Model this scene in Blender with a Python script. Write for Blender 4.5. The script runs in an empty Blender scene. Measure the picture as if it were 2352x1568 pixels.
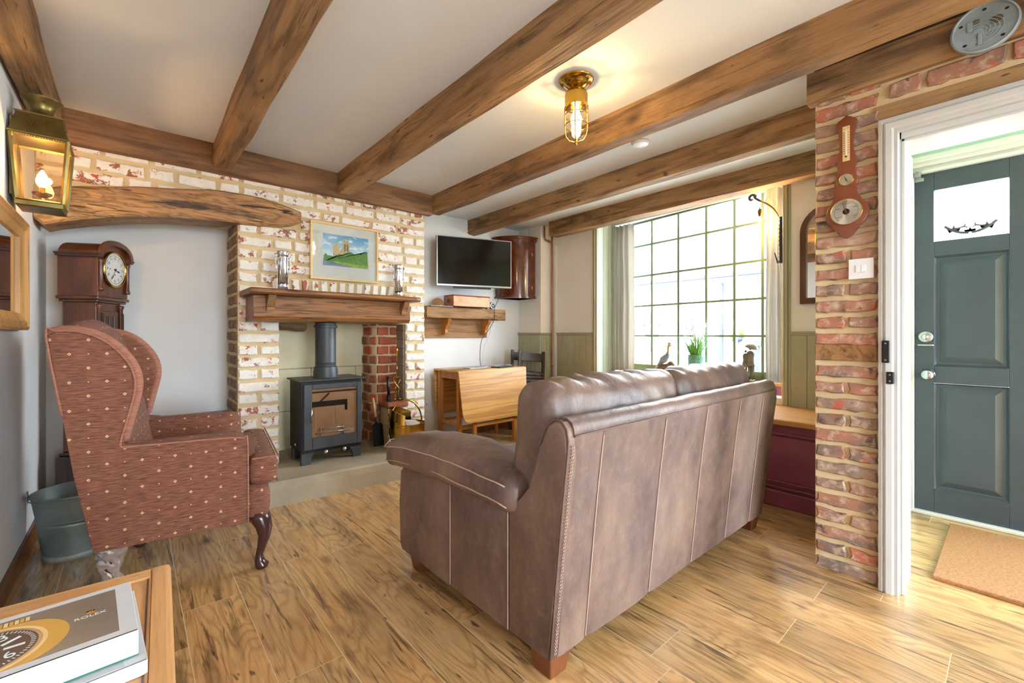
import bpy, bmesh, math, random
from mathutils import Vector, Matrix, noise
R = math.radians; PI = math.pi
rnd = random.Random(7)
sc = bpy.context.scene
COL = sc.collection

# ------------------------------------------------------------ camera, sky, light, exposure
cam = bpy.data.cameras.new('camera'); camo = bpy.data.objects.new('camera', cam); COL.objects.link(camo)
cam.sensor_width = 36; cam.lens = 1003/2352*36; cam.shift_y = -16/2352; cam.clip_start = .02; cam.clip_end = 200
camo.location = (0, 0, 1.08); camo.rotation_euler = (R(90), 0, R(-41)); sc.camera = camo
sc.view_settings.view_transform = 'Standard'; sc.view_settings.look = 'None'
sc.view_settings.gamma = 1; sc.view_settings.use_curve_mapping = False
sc.view_settings.exposure = 1.5
SKY = 11.5
w = bpy.data.worlds.new('sky'); sc.world = w; w.use_nodes = True
bgn = w.node_tree.nodes['Background']; bgn.inputs[0].default_value = (.77, .895, 1, 1); bgn.inputs[1].default_value = SKY
sc.cycles.max_bounces = 8; sc.cycles.diffuse_bounces = 5; sc.cycles.glossy_bounces = 3
sc.cycles.transmission_bounces = 5; sc.cycles.transparent_max_bounces = 10
sc.cycles.caustics_reflective = False; sc.cycles.caustics_refractive = False
sc.cycles.use_denoising = True; sc.cycles.sample_clamp_indirect = 6

def area(name, loc, rot, sx, sy, power=0, col=(1, 1, 1), portal=False):
    l = bpy.data.lights.new(name, 'AREA'); l.shape = 'RECTANGLE'; l.size = sx; l.size_y = sy; l.energy = power; l.color = col
    l.cycles.is_portal = portal
    o = bpy.data.objects.new(name, l); COL.objects.link(o); o.location = loc; o.rotation_euler = rot; o['kind'] = 'helper'
    return o
def point(name, loc, power, col, rad):
    l = bpy.data.lights.new(name, 'POINT'); l.energy = power; l.color = col; l.shadow_soft_size = rad
    o = bpy.data.objects.new(name, l); COL.objects.link(o); o.location = loc; return o
# sky portals in the window and in the added rear and hall openings
area('portal_window', (3.86, 2.0, 1.48), (0, R(90), 0), 1.6, 1.72, portal=True)
area('portal_rear', (1.0, -2.56, 1.05), (R(90), 0, 0), 1.7, 2.1, portal=True)
area('portal_hall', (3.62, -1.45, 1.3), (0, R(90), 0), 1.6, 1.7, portal=True)

# ------------------------------------------------------------ colour and node helpers
def srgb(h):
    if not isinstance(h, str): return tuple(h) + ((1,) if len(h) == 3 else ())
    h = h.lstrip('#'); c = [int(h[i:i+2], 16)/255 for i in (0, 2, 4)]
    return tuple((v/12.92 if v <= .04045 else ((v+.055)/1.055)**2.4) for v in c) + (1,)
class NT:
    def __init__(s, name):
        s.m = bpy.data.materials.new(name); s.m.use_nodes = True; s.t = s.m.node_tree
        s.b = s.t.nodes['Principled BSDF']; s.out = s.t.nodes['Material Output']
    def n(s, t, ins=None, **props):
        nd = s.t.nodes.new(t)
        for k, v in props.items(): setattr(nd, k, v)
        for k, v in (ins or {}).items(): s.put(nd.inputs[k], v)
        return nd
    def put(s, sock, v):
        if hasattr(v, 'is_linked') or isinstance(v, bpy.types.NodeSocket): s.t.links.new(v, sock)
        else: sock.default_value = v
    def math(s, op, a, b=0.0, c=0.0, clamp=False):
        nd = s.n('ShaderNodeMath', {0: a, 1: b, 2: c}, operation=op); nd.use_clamp = clamp; return nd.outputs[0]
    def vmath(s, op, a, b=(0, 0, 0)):
        nd = s.n('ShaderNodeVectorMath', {0: a, 1: b}, operation=op); return nd.outputs[0]
    def coords(s, kind='Object', scale=(1, 1, 1), rand=True):
        v = s.n('ShaderNodeTexCoord').outputs[kind]
        if rand:
            r = s.n('ShaderNodeObjectInfo').outputs['Random']
            v = s.vmath('ADD', v, s.vmath('MULTIPLY', s.n('ShaderNodeCombineXYZ', {0: r, 1: r, 2: r}).outputs[0], (37., 91., 53.)))
        return s.vmath('MULTIPLY', v, scale)
    def noise(s, vec, scale=5, detail=4, rough=.55, dist=0):
        return s.n('ShaderNodeTexNoise', {'Vector': vec, 'Scale': scale, 'Detail': detail, 'Roughness': rough, 'Distortion': dist}).outputs['Fac']
    def ramp(s, fac, stops, interp='LINEAR'):
        nd = s.n('ShaderNodeValToRGB', {0: fac}); cr = nd.color_ramp; cr.interpolation = interp
        while len(cr.elements) < len(stops): cr.elements.new(.5)
        for e, (p, c) in zip(cr.elements, stops): e.position = p; e.color = srgb(c)
        return nd.outputs[0]
    def thr(s, fac, a, b): return s.n('ShaderNodeMapRange', {'Value': fac, 'From Min': a, 'From Max': b}, clamp=True).outputs[0]
    def mix(s, f, a, b, mode='MIX'):
        nd = s.n('ShaderNodeMix', data_type='RGBA', blend_type=mode)
        s.put(nd.inputs[0], f)
        for i, v in ((6, a), (7, b)): s.put(nd.inputs[i], srgb(v) if isinstance(v, str) else v)
        return nd.outputs[2]
    def bump(s, h, strength=.3, dist=.01):
        s.t.links.new(s.n('ShaderNodeBump', {'Height': h, 'Strength': strength, 'Distance': dist}).outputs[0], s.b.inputs['Normal'])
    def set(s, col=None, rough=None, metal=None, **k):
        if col is not None: s.put(s.b.inputs['Base Color'], srgb(col) if isinstance(col, str) else col)
        if rough is not None: s.put(s.b.inputs['Roughness'], rough)
        if metal is not None: s.put(s.b.inputs['Metallic'], metal)
        for kk, v in k.items(): s.put(s.b.inputs[kk], v)
        return s
def var(s, col, amt=.12):      # per-object brightness variation
    r = s.n('ShaderNodeObjectInfo').outputs['Random']
    v = s.math('MULTIPLY_ADD', r, amt*2, 1-amt)
    return s.n('ShaderNodeHueSaturation', {'Value': v, 'Color': col}).outputs[0]

def noisy(name, c1, c2, scale=8, rough=.6, metal=0, bump=.1, stretch=(1, 1, 1), detail=5, bscale=None, amt=0, **k):
    s = NT(name); v = s.coords(scale=stretch); f = s.noise(v, scale, detail)
    c = s.mix(s.thr(f, .3, .7), c1, c2)
    if amt: c = var(s, c, amt)
    s.set(c, rough, metal, **k)
    if bump: s.bump(s.noise(v, bscale or scale*6, 4), bump, .004)
    return s.m
def plain(name, c, rough=.5, metal=0, **k):
    s = NT(name); v = s.coords(); f = s.noise(v, 30, 3)
    col = s.mix(s.math('MULTIPLY', f, .12), c, '#000000'); s.set(col, rough, metal, **k); return s.m
def wood(name, light, mid, dark, axis=1, freq=26, rough=.5, stain=0., knots=.5, amt=.1, along=.55, across=5., bump=.35, scale=1., coat=0, streak=0., rg=.5):
    s = NT(name); sc_ = [across]*3; sc_[axis] = along; sc_ = [q*scale for q in sc_]
    v = s.coords(scale=tuple(sc_)); base = s.noise(v, 1., 2.5, .5, .3)
    rings = s.math('MULTIPLY_ADD', s.math('SINE', s.math('MULTIPLY', base, freq*2.)), .5, .5)
    f2 = [150.]*3; f2[axis] = 5.
    fine = s.noise(s.coords(scale=tuple(f2)), 1., 3, .6)
    big = s.noise(s.coords(scale=tuple(q*.7 for q in sc_)), 1., 3)
    col = s.mix(s.thr(big, .3, .7), light, mid)
    col = s.mix(s.math('MULTIPLY', s.math('POWER', rings, 3.), rg), col, dark)
    col = s.mix(s.math('MULTIPLY', s.thr(fine, .48, .75), .45), col, dark)
    h = s.math('ADD', s.math('MULTIPLY', rings, -.3), s.math('MULTIPLY', fine, -.8))
    if knots:
        kv = [3.2]*3; kv[axis] = 1.5
        k = s.n('ShaderNodeTexVoronoi', {'Vector': s.coords(scale=tuple(kv)), 'Scale': 1., 'Randomness': 1.}).outputs['Distance']
        kk = s.math('MULTIPLY', s.math('SUBTRACT', 1., s.thr(s.math('ADD', k, s.math('MULTIPLY', fine, .06)), .05, .13)), knots, clamp=True)
        col = s.mix(kk, col, '#2a1608'); h = s.math('SUBTRACT', h, s.math('MULTIPLY', kk, .8))
    if streak:
        sv = [14.]*3; sv[axis] = 1.6
        q = s.thr(s.noise(s.coords(scale=tuple(sv)), 1., 4, .65, .4), .55, .68)
        q = s.math('MULTIPLY', q, streak); col = s.mix(q, col, '#2c1a10'); h = s.math('SUBTRACT', h, q)
    if streak:
        cv_ = [46.]*3; cv_[axis] = 2.6
        q = s.thr(s.noise(s.coords(scale=tuple(cv_)), 1., 3, .6, .8), .60, .66); q = s.math('MULTIPLY', q, min(1., streak*1.1)); col = s.mix(q, col, '#2a1a0f'); h = s.math('SUBTRACT', h, q)
        pv = [34.]*3; pv[axis] = 9.
        q = s.thr(s.noise(s.coords(scale=tuple(pv)), 1., 2, .5), .70, .74); col = s.mix(s.math('MULTIPLY', q, .7), col, '#22140b')
    if stain:
        st = [4.5]*3; st[axis] = 1.8
        q = s.math('MULTIPLY', s.thr(s.noise(s.coords(scale=tuple(st)), 1., 5, .6), .52, .74), stain)
        col = s.mix(q, col, '#382416')
    s.set(var(s, col, amt), rough)
    if coat: s.set(**{'Coat Weight': coat, 'Coat Roughness': .25})
    s.bump(h, bump, .004); return s.m

MT = {}
MT['white'] = noisy('plaster_white', '#e8e8e8', '#e1e0e0', 3, .8, bump=.12, bscale=60)
MT['ceil'] = noisy('plaster_ceiling', '#e8ebee', '#e2e5e9', 2, .85, bump=.08, bscale=50)
MT['cream'] = noisy('paint_cream', '#f2ede4', '#ece6db', 3, .7, bump=.08, bscale=50)
MT['mint'] = noisy('paint_mint', '#c4dccd', '#bdd6c6', 3, .7, bump=.08, bscale=50)
MT['gloss_white'] = noisy('paint_gloss_white', '#d2d1cf', '#cac9c6', 4, .35, bump=.05)
MT['sage'] = noisy('paint_sage', '#b0ae90', '#a7a485', 5, .5, bump=.08, amt=.03)
MT['sage_light'] = noisy('paint_sage_light', '#bccabd', '#b4c2b4', 5, .45, bump=.05)
MT['maroon'] = noisy('paint_maroon', '#8f4c5c', '#82404f', 5, .35, bump=.06)
MT['door'] = noisy('paint_slate', '#3c4550', '#363f49', 5, .38, bump=.25, bscale=140)
MT['planks'] = wood('floor_oak', '#dcb179', '#c4935a', '#754c28', 1, 60, .34, stain=.50, knots=.85, amt=.16, along=.9, across=5.2, bump=.10, streak=.6, coat=.9, rg=.34)
MT['gap'] = plain('floor_joint', '#e2cda8', .7)
MT['beam'] = wood('beam_oak', '#b68f62', '#9a7046', '#4e3420', 1, 12, .72, stain=.72, knots=.8, amt=.1, along=.9, across=7, bump=.8, streak=.5)
MT['beamx'] = wood('beam_oak_wall', '#9c7450', '#82593a', '#48301e', 0, 12, .72, stain=.55, knots=.6, amt=.05, along=.9, across=7, bump=.7, streak=.35)
MT['burr'] = wood('beam_burr', '#c99b66', '#a87544', '#4c2c14', 0, 22, .5, stain=.9, knots=.8, amt=.03, along=3.4, across=15, bump=1., streak=.9)
MT['mantel'] = wood('mantel_oak', '#a9713e', '#8c5829', '#4a2a12', 0, 22, .45, stain=.35, knots=.9, amt=.06, along=1.2, across=13, bump=.7, streak=.55)
MT['rustic'] = wood('shelf_oak', '#b08658', '#94693f', '#5b3b20', 0, 14, .7, stain=.35, knots=.8, amt=.08, along=1.2, across=9, bump=.5, streak=.4)
MT['teak'] = wood('teak_veneer', '#d9a55e', '#cf9650', '#95602c', 0, 20, .32, stain=0, knots=0, amt=.02, along=.35, across=9, bump=.04)
MT['teakz'] = wood('teak_leg', '#c98743', '#bd7a38', '#99602c', 2, 14, .4, stain=0, knots=0, amt=.04, along=.8, across=9, bump=.05)
MT['oaktable'] = wood('table_oak', '#dfae78', '#d29c62', '#a06c3a', 1, 16, .35, stain=0, knots=0, amt=.03, along=.5, across=8, bump=.12, streak=.12)
MT['oakx'] = wood('table_oak_cross', '#dfae78', '#d29c62', '#a06c3a', 0, 16, .35, stain=0, knots=0, amt=.03, along=.5, across=8, bump=.12, streak=.12)
MT['seatoak'] = wood('bench_oak', '#cf9a5e', '#bf8749', '#95622f', 1, 16, .35, stain=0, knots=.2, amt=.03, along=.5, across=8, bump=.1)
MT['clock'] = wood('clock_mahogany', '#6b3a1e', '#552a14', '#2c140a', 2, 14, .32, stain=.3, knots=0, amt=.04, along=.8, across=7, bump=.1, coat=.4)
MT['clockdark'] = wood('clock_dark', '#4a2716', '#3b1d10', '#1e0e07', 2, 14, .35, stain=.3, knots=0, amt=.04, along=.8, across=7, bump=.1, coat=.3)
MT['cab'] = noisy('cabinet_burr', '#6e3218', '#4a1e0e', 14, .2, bump=.05, **{'Coat Weight': .7, 'Coat Roughness': .08})
MT['darkwood'] = wood('dark_wood', '#4b352b', '#3d2a22', '#231711', 0, 10, .45, stain=0, knots=0, amt=.08, bump=.1)
MT['skirt'] = wood('skirting_oak', '#8c5a34', '#784826', '#4b2b15', 1, 12, .4, knots=.2, bump=.1)
MT['barowood'] = noisy('barometer_wood', '#86482a', '#6e371f', 9, .35, stretch=(1, 1, .3), bump=.05, **{'Coat Weight': .3})
MT['gilt'] = wood('mirror_pine', '#cf9a52', '#b97f3c', '#7c5128', 2, 14, .4, stain=.2, knots=.2, amt=.02, bump=.3)
MT['brass'] = noisy('brass', '#cfa850', '#ab873a', 6, .16, 1, bump=.05)
MT['oldbrass'] = noisy('aged_brass', '#9a8a56', '#6f6038', 9, .38, 1, bump=.15)
MT['copper'] = noisy('copper', '#c98c70', '#a8664a', 12, .5, .75, bump=.15)
MT['pipe'] = noisy('copper_pipe', '#c07a4e', '#94522f', 14, .35, .9, bump=.1, stretch=(1, 1, .4))
MT['chrome'] = plain('chrome', '#c4c4c8', .12, 1)
MT['steel'] = plain('steel', '#b9babb', .28, 1)
MT['black'] = plain('black_plastic', '#141416', .35)
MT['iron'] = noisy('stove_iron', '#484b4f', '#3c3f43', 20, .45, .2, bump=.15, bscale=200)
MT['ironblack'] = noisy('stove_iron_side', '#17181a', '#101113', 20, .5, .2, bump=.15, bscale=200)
MT['screen'] = plain('screen_glass', '#060505', .12)
MT['galv'] = noisy('galvanised', '#93a09d', '#7b8886', 7, .45, .6, bump=.1)
MT['galvrust'] = noisy('galvanised_pale', '#a9aca2', '#7d837c', 18, .6, .3, bump=.2)
MT['stone'] = noisy('hearth_stone', '#b3a68e', '#978a73', 3, .75, bump=.5, bscale=24)
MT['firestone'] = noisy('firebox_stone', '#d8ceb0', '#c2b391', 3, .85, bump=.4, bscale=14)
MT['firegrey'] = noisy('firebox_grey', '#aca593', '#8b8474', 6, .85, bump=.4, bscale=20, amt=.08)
MT['firebrick'] = noisy('firebrick_warm', '#dcb898', '#c49a78', 6, .8, bump=.3)
MT['mortar'] = noisy('lime_mortar', '#dac49c', '#cbb086', 9, .95, bump=.9, bscale=30)
MT['paperw'] = plain('white_paper', '#d0d2d6', .5)
MT['pages'] = noisy('page_edges', '#e3e5e8', '#d2d4d8', 3, .8, stretch=(1, 1, 300), bump=.05)
MT['green'] = plain('green_cloth', '#14806a', .6)
MT['coverbrown'] = noisy('cover_brown', '#8b7f76', '#6e625a', 5, .3, bump=0)
MT['dialbrown'] = noisy('dial_brown', '#57433a', '#4a372f', 5, .35, bump=0)
MT['gold'] = plain('gold_print', '#d0a04a', .3)
MT['goldpale'] = plain('gold_pale_print', '#ecc98c', .3)
MT['lume'] = plain('pale_print', '#dfeaec', .4)
MT['greyprint'] = plain('grey_print', '#b9bdbf', .5)
MT['orange'] = plain('orange_print', '#e08a3c', .4)
MT['purple'] = plain('cabriole_wood', '#3d211f', .18)
MT['sofaleg'] = wood('sofa_leg_wood', '#7a4528', '#663619', '#3d1e0e', 2, 10, .35, knots=0, stain=0, bump=.05)
MT['stitch'] = plain('stitch_thread', '#c7a797', .7)
MT['seam'] = plain('seam_piping', '#6d5349', .5)
MT['ivory'] = plain('clock_dial', '#dcdcd6', .3)
MT['ink'] = plain('ink_black', '#15120f', .5)
MT['lamp_plastic'] = plain('white_plastic', '#eeeeee', .3)
MT['coir'] = noisy('coir', '#b07c50', '#8f6038', 90, .95, bump=1., bscale=260)
MT['linen'] = noisy('curtain_linen', '#b9b1a6', '#aba297', 40, .9, stretch=(1, 1, 3), bump=.2)
MT['pot'] = noisy('green_glaze', '#6fa893', '#5f9984', 10, .35, bump=.1)
MT['leafg'] = noisy('leaf_green', '#7fbe4c', '#559a34', 12, .5, bump=0, amt=.2)
MT['bar'] = noisy('paint_bar_green', '#7f9470', '#76896a', 5, .5, bump=.05)
MT['petal'] = plain('petal_white', '#ece8f0', .6)
MT['bronze'] = noisy('grey_bronze', '#8c8576', '#6a6458', 16, .45, .4, bump=.15)
MT['bird'] = noisy('bird_grey', '#8e9aa2', '#5d6a72', 20, .4, bump=.1)
MT['birdpale'] = noisy('bird_cream', '#cbb684', '#9c8348', 20, .4, bump=.1)
MT['logw'] = noisy('driftwood', '#8a6848', '#5c4128', 18, .6, bump=.4)
MT['outwall'] = noisy('house_render', '#e8e8e6', '#dfdfdd', 2, .8, bump=.05)
MT['slate'] = noisy('house_slate', '#8f949a', '#7c8187', 20, .8, bump=.3)
MT['navy'] = plain('shopfront_blue', '#20283a', .4)
MT['darkglass'] = plain('far_window_glass', '#39424a', .1)
MT['paving'] = noisy('street_paving', '#a9a7a2', '#96948f', 4, .9, bump=.2)
MT['concrete'] = noisy('subfloor', '#6d675e', '#5f5a52', 3, .9)
MT['pennant'] = plain('pennant_cloth', '#d8dde6', .8)
MT['amber'] = plain('amber_plastic', '#7c5024', .3)
MT['plaque'] = noisy('plaque_zinc', '#a9b6ba', '#8c9a9f', 14, .5, .25, bump=.6, bscale=40)
MT['rust'] = noisy('rust_patch', '#6e5a48', '#54463a', 20, .8)
MT['yellowflex'] = plain('cream_flex', '#e2c47c', .5)
MT['shell'] = noisy('shell_clay', '#b98758', '#a06f43', 12, .7, bump=.3)
MT['brown_env'] = plain('brown_paper', '#b38a58', .8)
MT['ash'] = noisy('ash_log', '#d8ccc0', '#bfae9c', 9, .9)
MT['handlewood'] = plain('ash_handle', '#cf9a66', .5)

def glass(name, tint=(1, 1, 1, 1), gl=.06, rough=.02, opaque=0.):
    s = NT(name); t = s.n('ShaderNodeBsdfTransparent', {0: tint}).outputs[0]; g = s.n('ShaderNodeBsdfGlossy', {'Roughness': rough}).outputs[0]
    if name == 'plastic_film':
        df = s.n('ShaderNodeBsdfDiffuse', {0: (.85, .85, .9, 1)}).outputs[0]; g = s.n('ShaderNodeMixShader', {0: .25, 1: g, 2: df}).outputs[0]
    a = s.n('ShaderNodeMixShader', {0: gl, 1: t, 2: g}).outputs[0]
    if opaque:
        d = s.n('ShaderNodeBsdfTranslucent', {0: (.9, .92, .95, 1)}).outputs[0]; a = s.n('ShaderNodeMixShader', {0: opaque, 1: a, 2: d}).outputs[0]
    s.t.links.new(a, s.out.inputs[0]); return s.m
MT['glass'] = glass('window_glass'); MT['lampglass'] = glass('lamp_glass', (1, .95, .85, 1), .08)
MT['lanternglass'] = glass('lantern_glass', (1, .94, .84, 1), .04); MT['stoveglass'] = glass('stove_glass', (.85, .82, .78, 1), .10)
MT['frost'] = glass('frosted_glass', (1, 1, 1, 1), .05, .1, .35); MT['film'] = glass('plastic_film', (.97, .97, 1, 1), .6, .12)
def mirror_mat():
    s = NT('mirror_glass'); s.set('#e8e8e6', .02, 1.); return s.m
MT['mirror'] = mirror_mat()
def emit(name, col, st):
    s = NT(name); s.set('#ffffff', .4); s.b.inputs['Emission Color'].default_value = srgb(col); s.b.inputs['Emission Strength'].default_value = st; return s.m
MT['bulb'] = emit('bulb_glow', '#ffd890', 40); MT['bulb2'] = emit('bulb_glow_warm', '#ffca74', 26)

def brick_mat(name, kind):
    s = NT(name); v = s.coords(); vf = s.noise(v, 22, 5, .65); vb = s.noise(v, 6, 3)
    r = s.n('ShaderNodeObjectInfo').outputs['Random']
    if kind == 'white':
        under = s.mix(s.thr(vb, .35, .65), '#ae6248', '#8c6450'); red = s.thr(s.noise(s.vmath('MULTIPLY', v, (1, 1, 1.6)), 34, 3), .52, .58)
        zone = s.thr(s.noise(v, 7, 1.5), .60, .66); paint = s.mix(s.thr(vf, .3, .7), '#f2ede6', '#e4dacc')
        col = s.mix(s.math('MULTIPLY', red, zone), paint, '#c4503c')
        pk = s.thr(s.math('ADD', s.noise(v, 13, 5, .75), s.math('MULTIPLY', r, .09)), .62, .66); col = s.mix(pk, col, under)
        rough = .8
    elif kind == 'red':
        a = s.ramp(s.math('FRACT', s.math('MULTIPLY', r, 7.31)), [(0, '#ad7d68'), (.3, '#a8765e'), (.5, '#bd7055'), (.7, '#8f7868'), (1, '#b98f78')])
        b = s.mix(s.thr(vb, .46, .64), a, '#7d6a5e'); col = s.mix(s.thr(vf, .50, .66), b, '#c4ac96'); rough = .85
        col = s.mix(s.thr(s.noise(v, 9, 2), .62, .72), col, '#bb5c42'); col = s.mix(s.thr(s.noise(v, 15, 4), .62, .72), col, '#54463e')
    elif kind == 'fire':
        a = s.ramp(s.math('FRACT', s.math('MULTIPLY', r, 5.7)), [(0, '#b4502f'), (.35, '#8c4a38'), (.6, '#c65a30'), (1, '#7c5448')]); col = s.mix(s.thr(vf, .4, .8), a, '#9c6a50'); rough = .85
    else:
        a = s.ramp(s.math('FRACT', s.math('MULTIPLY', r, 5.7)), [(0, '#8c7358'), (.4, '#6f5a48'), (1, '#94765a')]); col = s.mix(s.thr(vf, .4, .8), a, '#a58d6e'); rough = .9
    s.set(col, rough); s.bump(s.math('ADD', s.noise(v, 40, 5, .7), vb), .7, .006); return s.m
MT['bwhite'] = brick_mat('brick_limewashed', 'white'); MT['bred'] = brick_mat('brick_reclaimed', 'red')
MT['bfire'] = brick_mat('brick_fire_red', 'fire'); MT['bbrown'] = brick_mat('brick_brown', 'brown')

def leather():
    s = NT('sofa_leather'); v = s.coords(rand=True); big = s.noise(s.vmath('MULTIPLY', s.coords(rand=True), (1, 1, .5)), 4.5, 5, .62)
    col = s.ramp(big, [(.28, '#4a3a36'), (.44, '#64504a'), (.56, '#755e53'), (.72, '#85705f')])
    fine = s.noise(v, 160, 3); col = s.mix(s.math('MULTIPLY', s.thr(s.noise(v, 26, 5, .7), .5, .8), .3), col, '#a28c7e')
    s.set(var(s, col, .12), s.math('MULTIPLY_ADD', s.noise(v, 9, 3), .22, .30))
    wr = s.noise(s.vmath('MULTIPLY', v, (2.2, 1, 1)), 9, 5, .6, .6)
    s.bump(s.math('ADD', s.math('MULTIPLY', fine, .25), wr), .28, .012); return s.m
MT['leather'] = leather()
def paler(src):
    m = MT[src].copy(); m.name = 'sofa_leather_pale_lit_hide'; b = m.node_tree.nodes['Principled BSDF']; l = b.inputs['Base Color'].links[0].from_node
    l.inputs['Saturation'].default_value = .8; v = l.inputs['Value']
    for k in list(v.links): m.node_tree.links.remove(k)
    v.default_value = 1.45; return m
MT['leather_pale_lit'] = paler('leather')  # paler hide tone, plus light on that panel painted into the colour
def fabric(name, c1, c2, c3, dots=True):
    s = NT(name); uv = s.n('ShaderNodeUVMap').outputs[0]
    f = s.noise(s.vmath('MULTIPLY', uv, (22, 240, 1)), 1., 4, .65, .2); f2 = s.noise(s.vmath('MULTIPLY', uv, (300, 60, 1)), 1., 2)
    col = s.ramp(f, [(.3, c3), (.5, c1), (.75, c2)])
    if dots:
        sep = s.n('ShaderNodeSeparateXYZ', {0: uv}); U = s.math('MULTIPLY', sep.outputs[0], 1/.104); V = s.math('MULTIPLY', sep.outputs[1], 1/.106)
        def lat(off_u, off_v, r0, r1):
            a = s.math('ABSOLUTE', s.math('SUBTRACT', s.math('FRACT', s.math('ADD', U, off_u)), .5)); b = s.math('ABSOLUTE', s.math('SUBTRACT', s.math('FRACT', s.math('ADD', V, off_v)), .5))
            a = s.math('MULTIPLY', a, .104); b = s.math('MULTIPLY', b, .106); d = s.math('ADD', a, b)
            return s.math('MULTIPLY', s.math('LESS_THAN', d, r1), s.math('GREATER_THAN', d, r0))
        d1 = s.math('MAXIMUM', lat(0, 0, .002, .0062), lat(.5, .5, .002, .0062)); d2 = lat(.5, 0, -1, .0028)
        col = s.mix(s.math('MULTIPLY', s.math('MAXIMUM', d1, d2), .85), col, '#d8b98c')
    s.set(col, .9, **{'Sheen Weight': .04}); s.bump(s.math('ADD', f, s.math('MULTIPLY', f2, .3)), .6, .004); return s.m
MT['chenille'] = fabric('chenille_rust', '#794935', '#98674f', '#442920'); MT['chenille_plain'] = fabric('chenille_band', '#99644f', '#ad7a63', '#804e3c', False)

# ------------------------------------------------------------ mesh helpers
WLD = {}
def link(o, parent=None):
    COL.objects.link(o)
    if parent is not None:
        o.parent = parent
        if parent.name in WLD: o.matrix_parent_inverse = Matrix.Translation(-Vector(WLD[parent.name]))
    return o
def mesh_obj(name, bm, m, parent=None, smooth=False, uv=False, angle=None):
    me = bpy.data.meshes.new(name); bmesh.ops.recalc_face_normals(bm, faces=bm.faces[:])
    if uv:
        l = bm.loops.layers.uv.new('UVMap')
        for f in bm.faces:
            n = f.normal; ax = max(range(3), key=lambda i: abs(n[i])); 
            for lp in f.loops:
                c = lp.vert.co; lp[l].uv = {0: (c.y, c.z), 1: (c.x, c.z), 2: (c.x, c.y)}[ax]
    bm.to_mesh(me); bm.free(); o = bpy.data.objects.new(name, me)
    ms = m if isinstance(m, (list, tuple)) else [m]
    for q in ms: me.materials.append(MT[q] if isinstance(q, str) else q)
    if smooth:
        for p in me.polygons: p.use_smooth = True
        if angle: 
            try: me.set_sharp_from_angle(angle=R(angle))
            except Exception: pass
    return link(o, parent)
def tag(o, label=None, cat=None, group=None, kind=None):
    if label: o['label'] = label
    if cat: o['category'] = cat
    if group: o['group'] = group
    if kind: o['kind'] = kind
    return o
def thing(name, label, cat, loc=(0, 0, 0), rot=(0, 0, 0), group=None, kind=None, world=False):
    # world=True: the children's meshes are written in room coordinates although the Empty stands at the base
    o = bpy.data.objects.new(name, None); COL.objects.link(o)
    if world: WLD[o.name] = loc
    o.location = loc; o.rotation_euler = rot; o.empty_display_size = .1
    return tag(o, label, cat, group, kind)
def box(bm, x0, x1, y0, y1, z0, z1, bev=0, seg=1, mi=0):
    b2 = bmesh.new(); r = bmesh.ops.create_cube(b2, size=1)
    for v in b2.verts: v.co = Vector(((x0+x1)/2+v.co.x*(x1-x0), (y0+y1)/2+v.co.y*(y1-y0), (z0+z1)/2+v.co.z*(z1-z0)))
    if bev: bmesh.ops.bevel(b2, geom=b2.edges[:], offset=bev, segments=seg, affect='EDGES', profile=.5)
    merge(bm, b2, mi); return bm
def merge(bm, b2, mi=0, mat=None):
    if mat is not None: bmesh.ops.transform(b2, matrix=mat, verts=b2.verts[:])
    mp = {v: bm.verts.new(v.co) for v in b2.verts}
    for f in b2.faces:
        try: nf = bm.faces.new([mp[v] for v in f.verts]); nf.material_index = mi; nf.smooth = f.smooth
        except ValueError: pass
    b2.free()
def B(): return bmesh.new()
def bx(name, m, parent, x0, x1, y0, y1, z0, z1, bev=0, seg=1, **k):
    return mesh_obj(name, box(B(), x0, x1, y0, y1, z0, z1, bev, seg), m, parent, **k)
def lathe(bm, prof, n=24, c=(0, 0, 0), axis='z', mi=0, sx=1, sy=1):
    rings = []
    for r, z in prof:
        ring = []
        for i in range(n):
            a = 2*PI*i/n; p = (r*math.cos(a)*sx, r*math.sin(a)*sy, z)
            if axis == 'x': p = (p[2], p[0], p[1])
            if axis == 'y': p = (p[0], p[2], p[1])
            ring.append(bm.verts.new((p[0]+c[0], p[1]+c[1], p[2]+c[2])))
        rings.append(ring)
    for a, b in zip(rings, rings[1:]):
        for i in range(n): f = bm.faces.new((a[i], a[(i+1) % n], b[(i+1) % n], b[i])); f.material_index = mi
    for ring in (rings[0], rings[-1]):
        f = bm.faces.new(ring); f.material_index = mi
    return bm
def loft(bm, secs, closed=True, cap=True, mi=0):
    rs = [[bm.verts.new(p) for p in s] for s in secs]; n = len(rs[0])
    for a, b in zip(rs, rs[1:]):
        for i in range(n if closed else n-1): f = bm.faces.new((a[i], a[(i+1) % n], b[(i+1) % n], b[i])); f.material_index = mi
    if cap:
        for r_ in (rs[0], rs[-1]): f = bm.faces.new(r_); f.material_index = mi
    return bm
def tube(bm, pts, r, n=8, mi=0, flat=1.):
    pts = [Vector(p) for p in pts]; rr = r if isinstance(r, (list, tuple)) else [r]*len(pts); secs = []; up = Vector((0, 0, 1)); prev = None
    for i, p in enumerate(pts):
        t = (pts[min(i+1, len(pts)-1)]-pts[max(i-1, 0)]).normalized()
        if prev is None: a = t.cross(up) if abs(t.z) < .95 else t.cross(Vector((1, 0, 0)))
        else: a = prev - t*prev.dot(t)
        a.normalize(); prev = a; b = t.cross(a)
        secs.append([p+(a*math.cos(2*PI*k/n)+b*math.sin(2*PI*k/n)*flat)*rr[i] for k in range(n)])
    return loft(bm, secs, mi=mi)
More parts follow.
